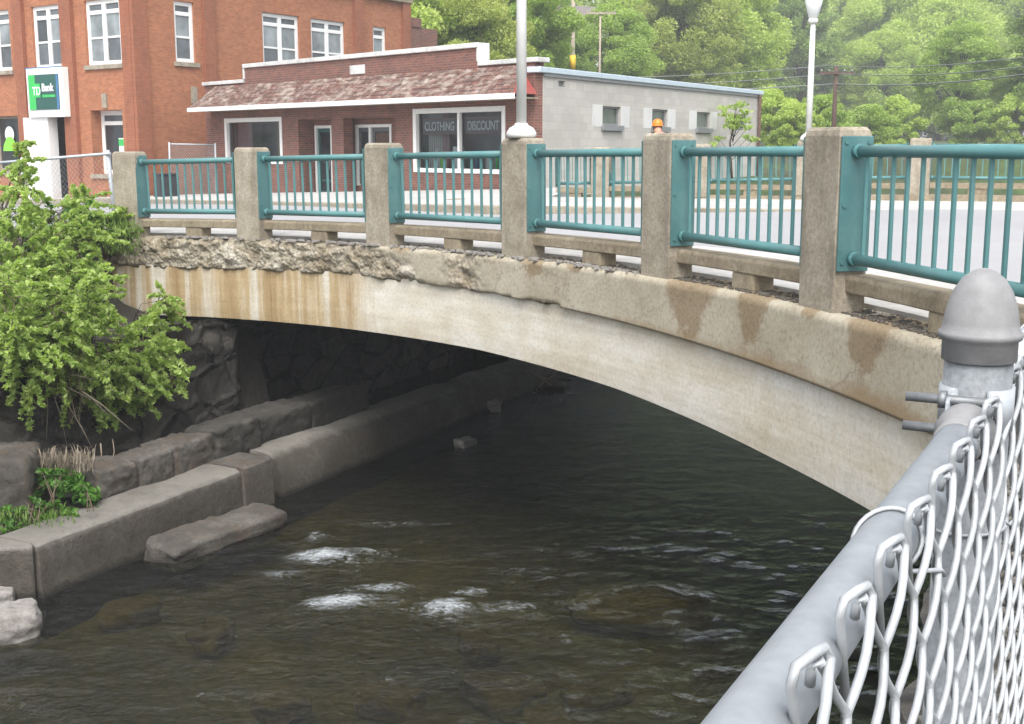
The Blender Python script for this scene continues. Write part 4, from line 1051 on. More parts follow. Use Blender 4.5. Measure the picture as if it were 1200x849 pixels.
for (a0, a1, body) in ((4.72, 3.36, 'CLOTHING'), (2.86, 1.52, 'DISCOUNT')):
    p = MB(ff); p.box(a1 - .06, a0 + .08, -.135, -.122, .33, .78); bd = p.build('lettered_board', plain('board_gray', (.17, .155, .16), .7, 0, .1, 3, 0), w1_)
    p = MB(ff)
    for z in (.33, .75): p.box(a1 - .06, a0 + .08, -.1215, -.116, z, z + .03)
    p.build('board_edge', plain('board_edge_red', (.32, .16, .13), .7, 0, .1, 3, 0), w1_)
    text_mesh('lettering', body, .34, M['paper'], w1_, ff, a0, .44, -.112, True, .006, (a0 - a1) / (len(body) * .34 * .66))
for a0, a1, z0, z1, mt in ((3.45, 3.85, -.62, .0, 'paper'), (4.45, 4.62, -.6, -.05, 'paper'), (4.25, 4.4, -.6, -.2, 'sticker'), (2.75, 2.9, -.6, -.1, 'sign_blue'), (2.2, 2.45, -.6, -.15, 'offwhite'), (1.5, 1.8, -.6, .2, 'wood_pale'), (1.9, 2.05, -.6, -.2, 'sign_lime'), (3.95, 4.1, -.6, -.3, 'red_trim')):
    p = MB(ff); p.prism([(a0, -.5), (a1, -.5), (a1 - .03, -.38), (a0 + .03, -.38)][::-1], z0, z1); p.build('display_item', M[mt], w1_, bevel=.02)
for a0, a1, z0, z1, mt in ((12.25, 12.55, -.3, .35, 'paper'), (12.9, 13.2, -.5, .9, 'wood_pale')):
    p = MB(ff); p.box(a0, a1, -.62, -.55, z0, z1); p.build('display_item', M[mt], w2_, bevel=.01)
# recessed doors
def glazed_door(h, split, kick):
    a0, a1, z0, z1 = h; fw = .09; mb = MB(fb)
    mb.box(a0, a0 + fw, -.12, .03, z0, z1); mb.box(a1 - fw, a1, -.12, .03, z0, z1); mb.box(a0 + fw, a1 - fw, -.12, .03, z1 - fw, z1)
    if split: mb.box(split - .05, split + .05, -.12, .02, z0, z1 - fw)
    d = mb.build('door_frame', M['white'], shop, bevel=.006)
    for x0, x1 in ([(a0 + fw, split - .05), (split + .05, a1 - fw)] if split else [(a0 + fw, a1 - fw)]):
        mb = MB(fb); zz = z0 + .06
        mb.box(x0, x0 + .12, -.10, -.05, zz, z1 - fw); mb.box(x1 - .12, x1, -.10, -.05, zz, z1 - fw); mb.box(x0 + .12, x1 - .12, -.10, -.05, z1 - fw - .12, z1 - fw); mb.box(x0 + .12, x1 - .12, -.10, -.05, zz, zz + (.35 if kick else .12))
        if kick: mb.box(x0 + .12, x1 - .12, -.10, -.05, zz + .62, zz + .7)
        mb.build('door_leaf', M['sign_green'] if kick else M['gray_dark'], d)
        p = MB(fb); p.box(x0 + .12, x1 - .12, -.085, -.07, zz + .1, z1 - fw - .12); p.build('pane', M['glass'], d)
        if kick: MB(fb).tube([(x0 + .17, -.03, -.75), (x0 + .17, -.03, -.35)], .015, 8).build('handle', M['gray_metal'], d)
M['gray_dark'] = plain('gray_dark', (.09, .10, .105), .5, 0, .1, 4, 0)
glazed_door(D1, None, True); glazed_door(D2, 8.0, False)
mb = MB(fb); mb.box(6.95, 7.8, -.09, -.06, -.2, .4); mb.build('notice', M['wood_dark'], shop)
# block side wall
SD = (8.66, 14.4); fs = fframe(A, SD, -1, shop)
holes = [(3.66, 4.78, .57, 1.11), (6.95, 8.07, .57, 1.11), (10.4, 11.52, .57, 1.11), (13.75, 14.9, .57, 1.11), (1.1, 1.45, 1.54, 1.69)]
mb = MB(fs); mb.wall(.3, 16.2, -1.9, 1.84, .25, holes); mb.build('side_wall', M['blocks'], shop)
for k, h in enumerate(holes[:4]):
    if k < 3:
        for a_, c_ in ((h[0] - .62, h[0] - .03), (h[1] + .03, h[1] + .60)): MB(fs).box(a_, c_, .0, .006, h[2] - .03, h[3] + .03).build('wall_patch', M['block_patch'], shop)
    sash_window(fs, shop, h[0] + .02, h[1] - .02, h[2] + .02, h[3], .14, 1, .05, 'glass_green' if k < 3 else 'glass_dim', None, False, 'gray_metal', None, 'gray_metal' if k < 3 else None)
mb = MB(fs); h = holes[4]
for k in range(4): mb.box(h[0], h[1], -.12, -.06, h[2] + .005 + k * .037, h[2] + .03 + k * .037)
mb.build('vent', M['gray_metal'], shop)
mb = MB(fs); mb.box(-.02, 16.35, -.3, .10, 1.841, 1.99); mb.build('roof_edge', M['metal_edge'], shop, bevel=.02)
mb = MB(fs); mb.box(.3, 16.3, .003, .05, 1.76, 1.84); mb.build('eave_board', M['gray_metal'], shop)  # gray metal strip along the wall under the roof edge
MB(fs).tube([(16.0, .09, 1.84), (16.0, .09, -1.9)], .06, 8).build('drain_pipe', M['wood_dark'], shop)
# flat roof, rear and far walls
mb = MB(); P0 = Vector((A[0], A[1], 0)) - Vector((shop.location.x, shop.location.y, 0)); e1 = Vector((*BV, 0)).normalized(); e2 = Vector((*SD, 0)).normalized(); zt = 3.72
q = [P0 + e1 * .05 - ff.ay * .25, P0 + e2 * 16.1 + e1 * .1, P0 + e2 * 16.1 + e1 * 15, P0 + e1 * 16.8 - ff.ay * .25]
ii = [mb.vert(p.x, p.y, zt) for p in q]; mb.face(ii)
jj = [mb.vert(p.x, p.y, .02) for p in q]
for k in (1, 2): mb.face((ii[k], jj[k], jj[k + 1], ii[k + 1]))
mb.build('flat_roof', M['gray_dark'], shop)

# ---- the two storey brick bank
K = (-13.05, 44.0)
bank = thing('brick_bank', 'two storey orange brick bank building with white sash windows, pilasters and green entrance sign', 'bank', (K[0], K[1], ZR - 2.1))
bf = fframe(K, (-.81, .588), 1, bank); bs = fframe(K, (.53, .848), -1, bank)
GB = -2.0; TOP = 6.6
wins_f = [(.73, 2.72), (4.11, 5.94), (7.4, 9.3), (10.9, 12.8)]
lo_w = (.87, 2.69, -.99, 1.28); door = (4.3, 6.35, GB - .01, 1.09); lo_w2 = (7.25, 9.05, -.93, 1.16)
mb = MB(bf); mb.wall(0, 16, GB, TOP, .5, [(a, c, 2.86, 5.1) for a, c in wins_f] + [lo_w, door, lo_w2]); mb.build('front_wall', M['brick_bank'], bank)
wins_s = [(1.88, 2.85, 3.0), (6.39, 8.52, 2.86), (9.22, 11.37, 2.86), (13.26, 14.2, 2.86)]
mb = MB(bs); mb.wall(0, 15.8, GB, 6.3, .5, [(a, c, z, 5.13) for a, c, z in wins_s]); mb.build('side_wall', M['brick_bank'], bank)
for a0, a1 in ((0, .5), (3.36, 4.02), (6.38, 6.98), (9.6, 10.2), (13.2, 13.8)): MB(bf).box(a0, a1, .001, .16, GB, TOP).build('pilaster', M['brick_bank_pil'], bank)
for a0, a1 in ((-.15, .5), (3.2, 3.75), (11.9, 12.5), (15.3, 15.85)): MB(bs).box(a0, a1, .001, .14, GB, 6.3).build('pilaster', M['brick_bank_pil'], bank)
P2 = ['glass_dim', 'glass_pale', 'glass_dim', 'glass_dim', 'glass_pale', 'glass_pale']
for k, (a, c) in enumerate(wins_f): sash_window(bf, bank, a, c, 2.86, 5.1, .16, 2, .15, 'glass', .42, True, 'white', P2 if k != 1 else ['glass_dim', 'glass_pale', 'glass_dim', 'glass_dim', 'glass', 'glass_dim'], 'conc_post')
for k, (a, c, z) in enumerate(wins_s): sash_window(bs, bank, a, c, z, 5.13, .16, 2 if c - a > 1.5 else 1, .15, 'glass', .42, True, 'white', P2, 'conc_post')
def back_panel(fr, h, d, mat='dark'):
    q = MB(fr); q.box(h[0] - .02, h[1] + .02, -d - .04, -d, h[2], h[3]); q.build('interior', M[mat], bank)
back_panel(bf, lo_w, .62); sash_window(bf, bank, lo_w[0], lo_w[1], lo_w[2], lo_w[3], .49, 1, .17, 'glass', .45, False, 'white', ['glass_dim', 'glass'], 'conc_post', .06)
p = MB(bf); p.box(1.05, 1.75, -.46, -.45, -.35, .3); p.build('window_poster', M['paper'], bank); p = MB(bf); p.box(1.3, 1.75, -.449, -.445, .02, .26); p.build('window_poster', M['sign_lime'], bank)
back_panel(bf, lo_w2, .5); sash_window(bf, bank, lo_w2[0], lo_w2[1], lo_w2[2], lo_w2[3], .3, 1, .1, 'glass', None, False, 'conc_post', None, 'conc_post')
# round sticker mark in that window
lf = Frame(bf((8.2, -.21, .25)), bf.ax, Vector((0, 0, 1)), bf.ay)
MB(lf).lathe([(.30, 0), (.30, .008)], 24, (0, .22, 0)).build('window_mark', M['paper'], bank)
mb = MB(lf); mb.prism([(-.48, -.42), (.48, -.42), (.42, -.2), (.16, .12), (-.16, .12), (-.42, -.2)], 0, .016); mb.build('window_mark', M['sticker'], bank)
bq = Frame(bf.o - bf.ax * .42, bf.ax, bf.ay)
# entrance: white surround with deep white wall and dark doorway, sign box over it
mb = MB(bq); mb.box(4.05, 6.3, .162, .42, 1.06, 2.83); mb.build('sign_box', M['white'], bank, bevel=.02)
sg = MB(bq); sg.box(4.3, 6.13, .421, .45, 1.34, 2.60); sgo = sg.build('bank_sign', M['sign_green'], bank)
p = MB(bq); p.box(5.72, 6.13, .451, .462, 1.34, 2.60); p.build('sign_stripe', M['sign_lime'], sgo)
p = MB(bq); p.box(4.3, 4.42, .451, .46, 1.34, 2.60); p.build('sign_stripe', M['sign_blue'], sgo)
p = MB(bq); p.box(5.40, 5.90, .463, .474, 1.78, 2.28); p.build('sign_mark', M['sign_lime'], sgo)
text_mesh('sign_mark', 'TD', .42, M['paper'], sgo, bq, 5.87, 1.87, .48, True, .008, .9)
text_mesh('lettering', 'Bank', .38, M['paper'], sgo, bq, 5.30, 2.0, .468, True, .012, .95)
p = MB(bq); p.box(4.52, 5.30, .452, .462, 1.78, 1.87); p.build('sign_stripe', M['sign_lime'], sgo)
mb = MB(bf); mb.box(6.08, 6.3, .0, .40, GB, 1.06); mb.box(4.9, 6.08, -.12, .30, GB, 1.06); mb.build('entrance_panel', M['white'], bank, bevel=.015)
mb = MB(bf); mb.box(4.32, 4.9, -.55, -.5, GB, 1.09); mb.build('doorway', M['glass'], bank)
mb = MB(bf); mb.box(4.36, 4.42, -.5, -.3, GB, 1.09); mb.box(4.42, 4.86, -.5, -.42, -.3, -.22); mb.build('door_frame', M['gray_dark'], bank)
mb = MB(bf); mb.box(3.98, 6.4, .0, .12, 2.832, 2.9); mb.build('ledge', M['sign_blue'], bank)
# pale keystone blocks
mb = MB(bf); mb.prism([(1.66, .002), (1.94, .002), (1.94, .05), (1.66, .05)], 1.36, 1.86); mb.build('keystone', M['conc_post'], bank)
mb = MB(bs); mb.prism([(2.52, .002), (2.8, .002), (2.8, .05), (2.52, .05)], 1.55, 2.15); mb.build('keystone', M['conc_post'], bank)
mb = MB(bs); mb.box(-.2, 15.95, -.55, .2, 6.3, 6.48); mb.box(-.2, 15.9, -.55, .12, 6.1, 6.3) if False else None; mb.build('parapet_cap', M['conc_beam'], bank, bevel=.02)
mb = MB(bf); mb.box(-.1, 16.1, -.55, .25, TOP, TOP + .35); mb.build('cornice', M['conc_post'], bank, bevel=.03)
mb = MB(); k0 = Vector((0, 0, 0)); z = 2.1 + 6.1; q = [Vector((0, 0, 0)) + bs.ax * .2 + bf.ax * .2, bs.ax * 15.6 + bf.ax * .3, bs.ax * 15.6 + bf.ax * 15.8, bf.ax * 15.8]
ii = [mb.vert(p.x, p.y, z) for p in q]; mb.face(ii); jj = [mb.vert(p.x, p.y, .05) for p in q]
for k in (1, 2): mb.face((ii[k], jj[k], jj[k + 1], ii[k + 1]))
mb.build('rear_walls', M['brick_bank'], bank)
mb = MB(bs); mb.box(15.86, 18.2, -3.0, -.1, 3.0, 5.35); mb.box(15.86, 18.2, -3.0, -.1, GB, 3.0); mb.box(15.9, 16.9, -1.2, -.05, 5.35, 5.75); mb.build('rear_wing', M['brick_shop'], bank)

# ------------------------------------------------------------------ street things on the left
def ground_T(x, y): return T(x, y)
x, y = at(195, 229, 40.5).xy; zb_ = T(x, y) - .1
tb = thing('trash_bin', 'black wheeled trash bin standing by the brick wall behind the railing', 'bin', (x, y, zb_), .6)
MB().prism([(-.28, -.3), (.28, -.3), (.31, .32), (-.31, .32)], .06, .84).build('body', M['black'], tb, bevel=.04)
MB().prism([(-.32, -.34), (.32, -.34), (.34, .36), (-.34, .36)], .842, .90).build('lid', M['black'], tb, bevel=.03)
for sx in (-.27, .27): MB(Frame((sx, .32, .09), (0, 0, 1), (0, 1, 0), (1, 0, 0))).lathe([(.09, -.03), (.09, .03)], 16).build('wheel', M['bolt'], tb)
MB().tube([(-.2, .4, .86), (.2, .4, .86)], .016, 8).build('handle', M['black'], tb)

def chain_mesh(mb, x0, x1, z0, z1, p, r, n=3, y=0):
    """flat diamond wire mesh seen from far away: two families of straight wires"""
    h = z1 - z0; k = x0 - h
    while k < x1:
        for s in (1, -1):
            a = (k, z0) if s > 0 else (k + h, z0); c = (k + h, z1) if s > 0 else (k, z1)
            (ax_, az), (cx_, cz) = a, c
            t0, t1 = 0, 1
            if abs(cx_ - ax_) > 0:
                ta, tb_ = (x0 - ax_) / (cx_ - ax_), (x1 - ax_) / (cx_ - ax_); t0, t1 = max(0, min(ta, tb_)), min(1, max(ta, tb_))
            if t1 - t0 > .02: mb.tube([(ax_ + (cx_ - ax_) * t0, y + s * r, az + (cz - az) * t0), (ax_ + (cx_ - ax_) * t1, y + s * r, az + (cz - az) * t1)], r, n, False)
        k += p
def far_fence(name, label, pa, pb, h, p, r, posts):
    pa, pb = Vector(pa), Vector(pb); d = pb - pa; ln = math.hypot(d.x, d.y)
    t = thing(name, label, 'fence', pa, 0, None, (0, -math.atan2(d.z, ln), math.atan2(d.y, d.x)))
    MB().tube([(0, 0, h), (ln, 0, h)], .024, 8).build('top_rail', M['galv'], t)
    for q in posts: MB().tube([(ln * q, -.03, -.1), (ln * q, -.03, h + .06)], .032, 8).build('post', M['galv'], t)
    mb = MB(); chain_mesh(mb, 0, ln, .04, h, p, r); mb.build('chain_link_mesh', M['galv'], t, recalc=False)
    return t
pa = at(134, 180, 20.0); pb = at(-70, 197, 21.6)
far_fence('chain_link_fence', 'chain link fence with pale top rail on the left bank before the bank building', (pa.x, pa.y, pa.z - 1.25), (pb.x, pb.y, pb.z - 1.25), 1.25, .09, .0022, (.02, .5, .98))
pa = at(197, 169, 42.5); pb = at(252, 170, 43.2); far_fence('chain_link_fence', 'short chain link gate panel between the trash bin and the brick shop', (pa.x, pa.y, pa.z - 1.85), (pb.x, pb.y, pb.z - 1.85), 1.85, .09, .004, (0, .98))

# ------------------------------------------------------------------ the worker behind the parapet
def person(loc, heading):
    t = thing('person', 'stooping person in orange hard hat and lime vest, mostly hidden behind a parapet post', 'person', loc, heading)
    J = {'pel': ((0, 0, .92), .125), 'waist': ((0, 0, 1.06), .115), 'chest': ((0, .01, 1.26), .14), 'sh': ((0, 0, 1.39), .10), 'neck': ((0, .0, 1.47), .055), 'head0': ((0, .015, 1.55), .078), 'head1': ((0, .02, 1.63), .092), 'head2': ((0, .01, 1.69), .075),
         'shl': ((-.17, 0, 1.38), .062), 'ell': ((-.23, .03, 1.11), .045), 'wrl': ((-.20, .18, .93), .032), 'hal': ((-.19, .24, .88), .035),
         'shr': ((.17, 0, 1.38), .062), 'elr': ((.24, .02, 1.11), .045), 'wrr': ((.22, .16, .92), .032), 'har': ((.21, .22, .87), .035),
         'hil': ((-.09, 0, .86), .095), 'knl': ((-.10, .03, .48), .062), 'anl': ((-.11, 0, .10), .045), 'tol': ((-.12, .14, .04), .038),
         'hir': ((.09, 0, .86), .095), 'knr': ((.10, .03, .48), .062), 'anr': ((.12, 0, .10), .045), 'tor': ((.13, .14, .04), .038)}
    A_ = math.radians(51)
    def lean(p):
        z = p[2] - .92
        return (p[0], p[1] * math.cos(A_) + z * math.sin(A_), .92 + z * math.cos(A_) - p[1] * math.sin(A_)) if z > 0 else p
    for k in ('waist', 'chest', 'sh', 'neck', 'head0', 'head1', 'head2', 'shl', 'shr'): J[k] = (lean(J[k][0]), J[k][1])
    for s_, sx in (('l', -1), ('r', 1)):
        J['el' + s_] = ((sx * .22, .38, .98), .045); J['wr' + s_] = ((sx * .20, .42, .75), .032); J['ha' + s_] = ((sx * .19 if sx < 0 else .21, .44, .68), .035)
    E_ = [('pel', 'waist'), ('waist', 'chest'), ('chest', 'sh'), ('sh', 'neck'), ('neck', 'head0'), ('head0', 'head1'), ('head1', 'head2'), ('sh', 'shl'), ('shl', 'ell'), ('ell', 'wrl'), ('wrl', 'hal'), ('sh', 'shr'), ('shr', 'elr'), ('elr', 'wrr'), ('wrr', 'har'), ('pel', 'hil'), ('hil', 'knl'), ('knl', 'anl'), ('anl', 'tol'), ('pel', 'hir'), ('hir', 'knr'), ('knr', 'anr'), ('anr', 'tor')]
    def skin(name, joints, grow, mat, edges):
        ks = list(joints); me = bpy.data.meshes.new(name); me.from_pydata([J[k][0] for k in ks], [(ks.index(a), ks.index(c)) for a, c in edges], []); me.materials.append(mat)
        o = bpy.data.objects.new(name, me); COL.objects.link(o); o.parent = t
        md = o.modifiers.new('skin', 'SKIN'); md.use_smooth_shade = True
        for k, sv in zip(ks, me.skin_vertices[0].data): r = J[k][1] * grow; sv.radius = (r * (1.15 if k in ('chest', 'waist', 'pel') else 1), r)
        me.skin_vertices[0].data[0].use_root = True
        o.modifiers.new('sub', 'SUBSURF').render_levels = 2
        return o
    skin('body', J, 1, M['skin'], E_)
    tj = ['pel', 'waist', 'chest', 'sh', 'shl', 'shr']; skin('vest', tj, 1.14, M['hivis'], [e for e in E_ if e[0] in tj and e[1] in tj])
    tr_ = ['pel', 'hil', 'knl', 'anl', 'hir', 'knr', 'anr']; skin('trousers', tr_, 1.13, M['denim'], [e for e in E_ if e[0] in tr_ and e[1] in tr_])
    # hands: five fingers on each palm
    for sx in (-1, 1):
        mb = MB(); hx = -.19 if sx < 0 else .21; hy, hz = (.44, .68)
        for q, (dx, ln) in enumerate(((-.024, .06), (-.008, .072), (.008, .068), (.023, .052))): mb.tube([(hx + dx, hy, hz), (hx + dx, hy + .03, hz - .025), (hx + dx, hy + .035, hz - .025 - ln * .5)], [.009, .008, .006], 6)
        mb.tube([(hx - sx * .02, hy - .01, hz), (hx - sx * .05, hy + .015, hz - .01), (hx - sx * .05, hy + .035, hz - .02)], [.011, .009, .007], 6); mb.build('fingers', M['skin'], t)
    mb = MB(); mb.lathe([(.105, 1.665), (.115, 1.672), (.105, 1.68), (.108, 1.70), (.10, 1.745), (.075, 1.785), (.035, 1.805), (.004, 1.81)], 24, (0, .012, 0)); mb.prism([(-.085, .07), (.085, .07), (.07, .155), (0, .175), (-.07, .155)], 1.664, 1.676); mb.build('hard_hat', M['orange'], t)
    mb = MB()
    for sx in (-.032, .032): mb.lathe([(.002, -.012), (.011, -.006), (.012, 0), (.011, .006), (.002, .012)], 10, (sx, .102, 1.63))
    mb.build('eyes', M['hair'], t)
    MB().tube([(0, .10, 1.635), (0, .125, 1.60), (0, .112, 1.595)], [.010, .014, .010], 8).build('nose', M['skin'], t)
    MB().tube([(-.025, .098, 1.565), (0, .104, 1.562), (.025, .098, 1.565)], .006, 6).build('mouth', M['red_trim'], t)
    mb = MB(); mb.lathe([(.088, 1.60), (.097, 1.64), (.098, 1.67)], 20, (0, -.008, 0)); mb.build('hair', M['hair'], t)
    for o in [q for q in bpy.data.objects if q.parent == t and q.name.split('.')[0] in ('hard_hat', 'eyes', 'nose', 'mouth', 'hair')]:
        hat = o.name.startswith('hard_hat'); sh_ = Vector(lean((0, .012, 1.66))) - Vector((0, .012, 1.66))
        for v in o.data.vertices: v.co = v.co + sh_ + Vector((0, -.02, .03)) if hat else lean(v.co)
    return t
px = at(779, 150, 24.6); person((px.x, px.y, T(px.x, px.y) + .05), math.radians(8))

# ------------------------------------------------------------------ utility poles, wires, far house
def utility_pole(label, p, h, r, mat, arms=()):
    t = thing('utility_pole', label, 'utility pole', p)
    MB().tube([(0, 0, -.5), (0, 0, h * .5), (0, 0, h)], [r, r * .9, r * .75], 12).build('pole', M[mat], t)
    for z, w in arms:
        MB().box(-w, w, -.06 - r, .04 - r, z - .06, z + .06).build('crossarm', M[mat], t)
        for q in (-.9, -.45, .45, .9): MB().lathe([(.03, z + .06), (.05, z + .12), (.03, z + .18)], 10, (q * w, -r, 0)).build('insulator', M['gray_metal'], t)
    return t
p = at(977, 150, 67); q = at(977, 78, 67); zg = upland(p.x, p.y)
utility_pole('dark brown utility pole with crossarm standing right of the far street lamp', (p.x, p.y, zg), q.z - zg, .14, 'wood_dark', ((q.z - zg - .35, .9),))
PA1 = Vector((p.x, p.y, q.z - .2))
p = at(671, 80, 78); q = at(671, -12, 78); zg = upland(p.x, p.y)
t = utility_pole('pale slim utility pole with yellow marker rising behind the block wall roof', (p.x, p.y, zg), q.z - zg, .15, 'wood_pale', ())
m_ = at(671, 72, 78); MB().tube([(0, 0, m_.z - zg - .5), (0, 0, m_.z - zg + .35)], .19, 10).build('yellow_marker', plain('yellow_plastic', (.8, .5, .02), .5, 0, .05, 4, 0), t)
p = at(703, 60, 82); q = at(703, 14, 82); zg = upland(p.x, p.y)
utility_pole('short utility pole with a crossarm among the leaves by the white house', (p.x, p.y, zg), q.z - zg, .08, 'wood_pale', ((q.z - zg - .1, 1.0),))
def cable(label, pts, r=.02):
    """sagging span through given points"""
    out = []
    for a, c in zip(pts, pts[1:]):
        for k in range(12):
            w = k / 12; v = a.lerp(c, w); v.z -= .5 * 4 * w * (1 - w) * (a - c).length / 40; out.append(v)
    out.append(pts[-1]); o = MB().tube(out, r, 5).build('utility_wire', M['wire']); tag(o, label, 'wire', 'wires strung between the utility poles')
cable('upper wire running both ways from the crossarm of the brown utility pole', [at(640, 92, 68), PA1 + Vector((-.4, 0, .25)), at(1290, 55, 42)])
cable('lower wire slung below the crossarm of the brown utility pole', [at(640, 102, 68), PA1 + Vector((.2, 0, -.15)), at(1290, 66, 42)])
cable('thickest bundled wire passing below the top of the brown utility pole', [at(640, 106, 68), PA1 + Vector((0, 0, -.7)), at(1290, 74, 42)], .028)
# small white house on the hill
h0 = at(686, 46, 104); zg = upland(h0.x, h0.y)
house = thing('hillside_house', 'small white house half hidden by leaves on the hillside', 'house', (h0.x, h0.y, zg), .5)
hz = h0.z - zg + .6
mb = MB(); mb.box(-3.2, 3.2, -2.5, 2.5, -1, hz); ii = [mb.vert(*q) for q in ((-3.2, -2.5, hz), (-3.2, 2.5, hz), (-3.2, 0, hz + 1.9), (3.2, -2.5, hz), (3.2, 2.5, hz), (3.2, 0, hz + 1.9))]; mb.face(ii[:3]); mb.face(ii[3:]); mb.build('wall', M['offwhite'], house)
mb = MB()
for s in (-1, 1):
    a_ = [mb.vert(*q) for q in ((-3.6, s * 2.9, hz - .25), (3.6, s * 2.9, hz - .25), (3.6, 0, hz + 1.98), (-3.6, 0, hz + 1.98))]; mb.face(a_)
mb.build('roof', plain('weathered_roof', (.17, .15, .14), .8, 0, .1, 2, .05), house)
for q in (-1.8, 1.5): MB().box(q - .45, q + .45, -2.56, -2.502, hz - 2.3, hz - .8).build('window', M['glass'], house)
h0 = at(636, 42, 108); zg = upland(h0.x, h0.y)
house = thing('hillside_house', 'pale grey house glimpsed between the trees behind the lamp pole', 'house', (h0.x, h0.y, zg), -.3); hz = h0.z - zg + .8
mb = MB(); mb.box(-2.6, 2.6, -2.2, 2.2, -1, hz); mb.build('wall', M['offwhite'], house)
mb = MB()
for s in (-1, 1):
    a_ = [mb.vert(*q) for q in ((-2.9, s * 2.6, hz - .2), (2.9, s * 2.6, hz - .2), (2.9, 0, hz + 1.7), (-2.9, 0, hz + 1.7))]; mb.face(a_)
mb.build('roof', M['gray_dark'], house)
for q in (-1.2, 1.2): MB().box(q - .4, q + .4, -2.26, -2.202, hz - 1.9, hz - .7).build('window', M['glass'], house)

# ------------------------------------------------------------------ foliage
def leaves(name, clumps, size, mat, parent=None, aspect=1.7, droop=.0, tint=(0, 1), stack=.8, link=True):
    """clumps: (x, y, z, rx, ry, rz, n); many small folded leaf faces with a random tint per clump"""
    Cc, Tt = [], []
    for (x, y, z, rx, ry, rz, n) in clumps:
        d = RNG.normal(size=(n, 3)); d /= np.linalg.norm(d, axis=1)[:, None]
        r = RNG.random(n) ** (1 / 2.2)
        Cc.append(np.array([x, y, z]) + d * r[:, None] * np.array([rx, ry, rz]))
        Tt.append(np.clip(RNG.uniform(tint[0], tint[1]) * .65 + RNG.random(n) * .35, 0, 1))
    P = np.concatenate(Cc); tt = np.concatenate(Tt); n = len(P)
    nrm = RNG.normal(size=(n, 3)) + np.array([0, 0, stack]); nrm /= np.linalg.norm(nrm, axis=1)[:, None]
    a = np.cross(nrm, RNG.normal(size=(n, 3))); a /= np.linalg.norm(a, axis=1)[:, None]; b_ = np.cross(nrm, a)
    s = size * RNG.uniform(.6, 1.3, n)[:, None]
    v0 = P - a * s * aspect * .5; v1 = P + b_ * s * .5 + nrm * s * .12; v2 = P + a * s * aspect * .5 - np.array([0, 0, 1]) * s * droop; v3 = P - b_ * s * .5 + nrm * s * .12
    V_ = np.stack([v0, v1, v2, v3], 1).reshape(-1, 3)
    me = bpy.data.meshes.new(name); me.vertices.add(n * 4); me.vertices.foreach_set('co', V_.ravel().astype(np.float32))
    me.loops.add(n * 4); me.loops.foreach_set('vertex_index', np.arange(n * 4, dtype=np.int32)); me.polygons.add(n)
    me.polygons.foreach_set('loop_start', np.arange(0, n * 4, 4, dtype=np.int32)); me.polygons.foreach_set('loop_total', np.full(n, 4, np.int32))
    me.update(calc_edges=True)
    at2 = me.attributes.new('tint', 'FLOAT', 'POINT'); at2.data.foreach_set('value', np.repeat(tt, 4).astype(np.float32))
    me.materials.append(mat); o = bpy.data.objects.new(name, me); COL.objects.link(o)
    if parent: o.parent = parent
    return o

def tree_proto(label, H, Wd, z_lo, mat, n_cl, per, size, shape='round', trunk_r=.18, group=None, seed=0):
    """tapered trunk, limbs to the leaf clumps, crown of leaf-sized faces with gaps"""
    rg = random.Random(seed)
    t = thing('tree', label, 'tree', (0, 0, 0), 0, group)
    cl = []; tips = []
    for k in range(n_cl):
        w = rg.random(); ph = rg.uniform(0, 2 * math.pi)
        zz = z_lo + (H - z_lo) * (rg.random() ** .85)
        q = (zz - z_lo) / (H - z_lo)
        if shape == 'round': env = math.sqrt(max(.04, 1 - (2 * q - .92) ** 2))
        elif shape == 'tall': env = max(.18, math.sin(math.pi * min(1, q * .86 + .14))) ** .8
        elif shape == 'cone': env = max(.1, 1 - q) ** .9
        else: env = math.sqrt(max(.05, 1 - (1.9 * q - .8) ** 2))
        rad = Wd * .5 * env * (.25 + .75 * math.sqrt(w)); cr = Wd * (.045 + .115 * rg.random() ** 1.6) * (.8 if shape == 'cone' else 1)
        p = (math.cos(ph) * rad, math.sin(ph) * rad, zz)
        cl.append((*p, cr, cr, cr * rg.uniform(.55, .85), max(25, int(per * (cr / (Wd * .09)) ** 2 * rg.uniform(.5, 1.3))))); tips.append(p)
    leaves('crown', cl, size, mat, t)
    mb = MB(); bend = [(0, 0, -.6), (rg.uniform(-.1, .1), rg.uniform(-.1, .1), z_lo * .6), (rg.uniform(-.25, .25), rg.uniform(-.25, .25), z_lo + (H - z_lo) * .4), (rg.uniform(-.3, .3), rg.uniform(-.3, .3), H * .9)]
    mb.tube(bend, [trunk_r, trunk_r * .8, trunk_r * .5, trunk_r * .12], 9)
    for p in tips[:18]:
        z0 = z_lo * .7 + (p[2] - z_lo * .7) * .45; b0 = Vector((bend[2][0] * .6, bend[2][1] * .6, z0)); e = Vector(p); md = b0.lerp(e, .5) + Vector((0, 0, .25))
        mb.tube([b0, md, e], [trunk_r * .38, trunk_r * .22, trunk_r * .06], 6)
    mb.build('trunk', M['bark'], t)
    return t
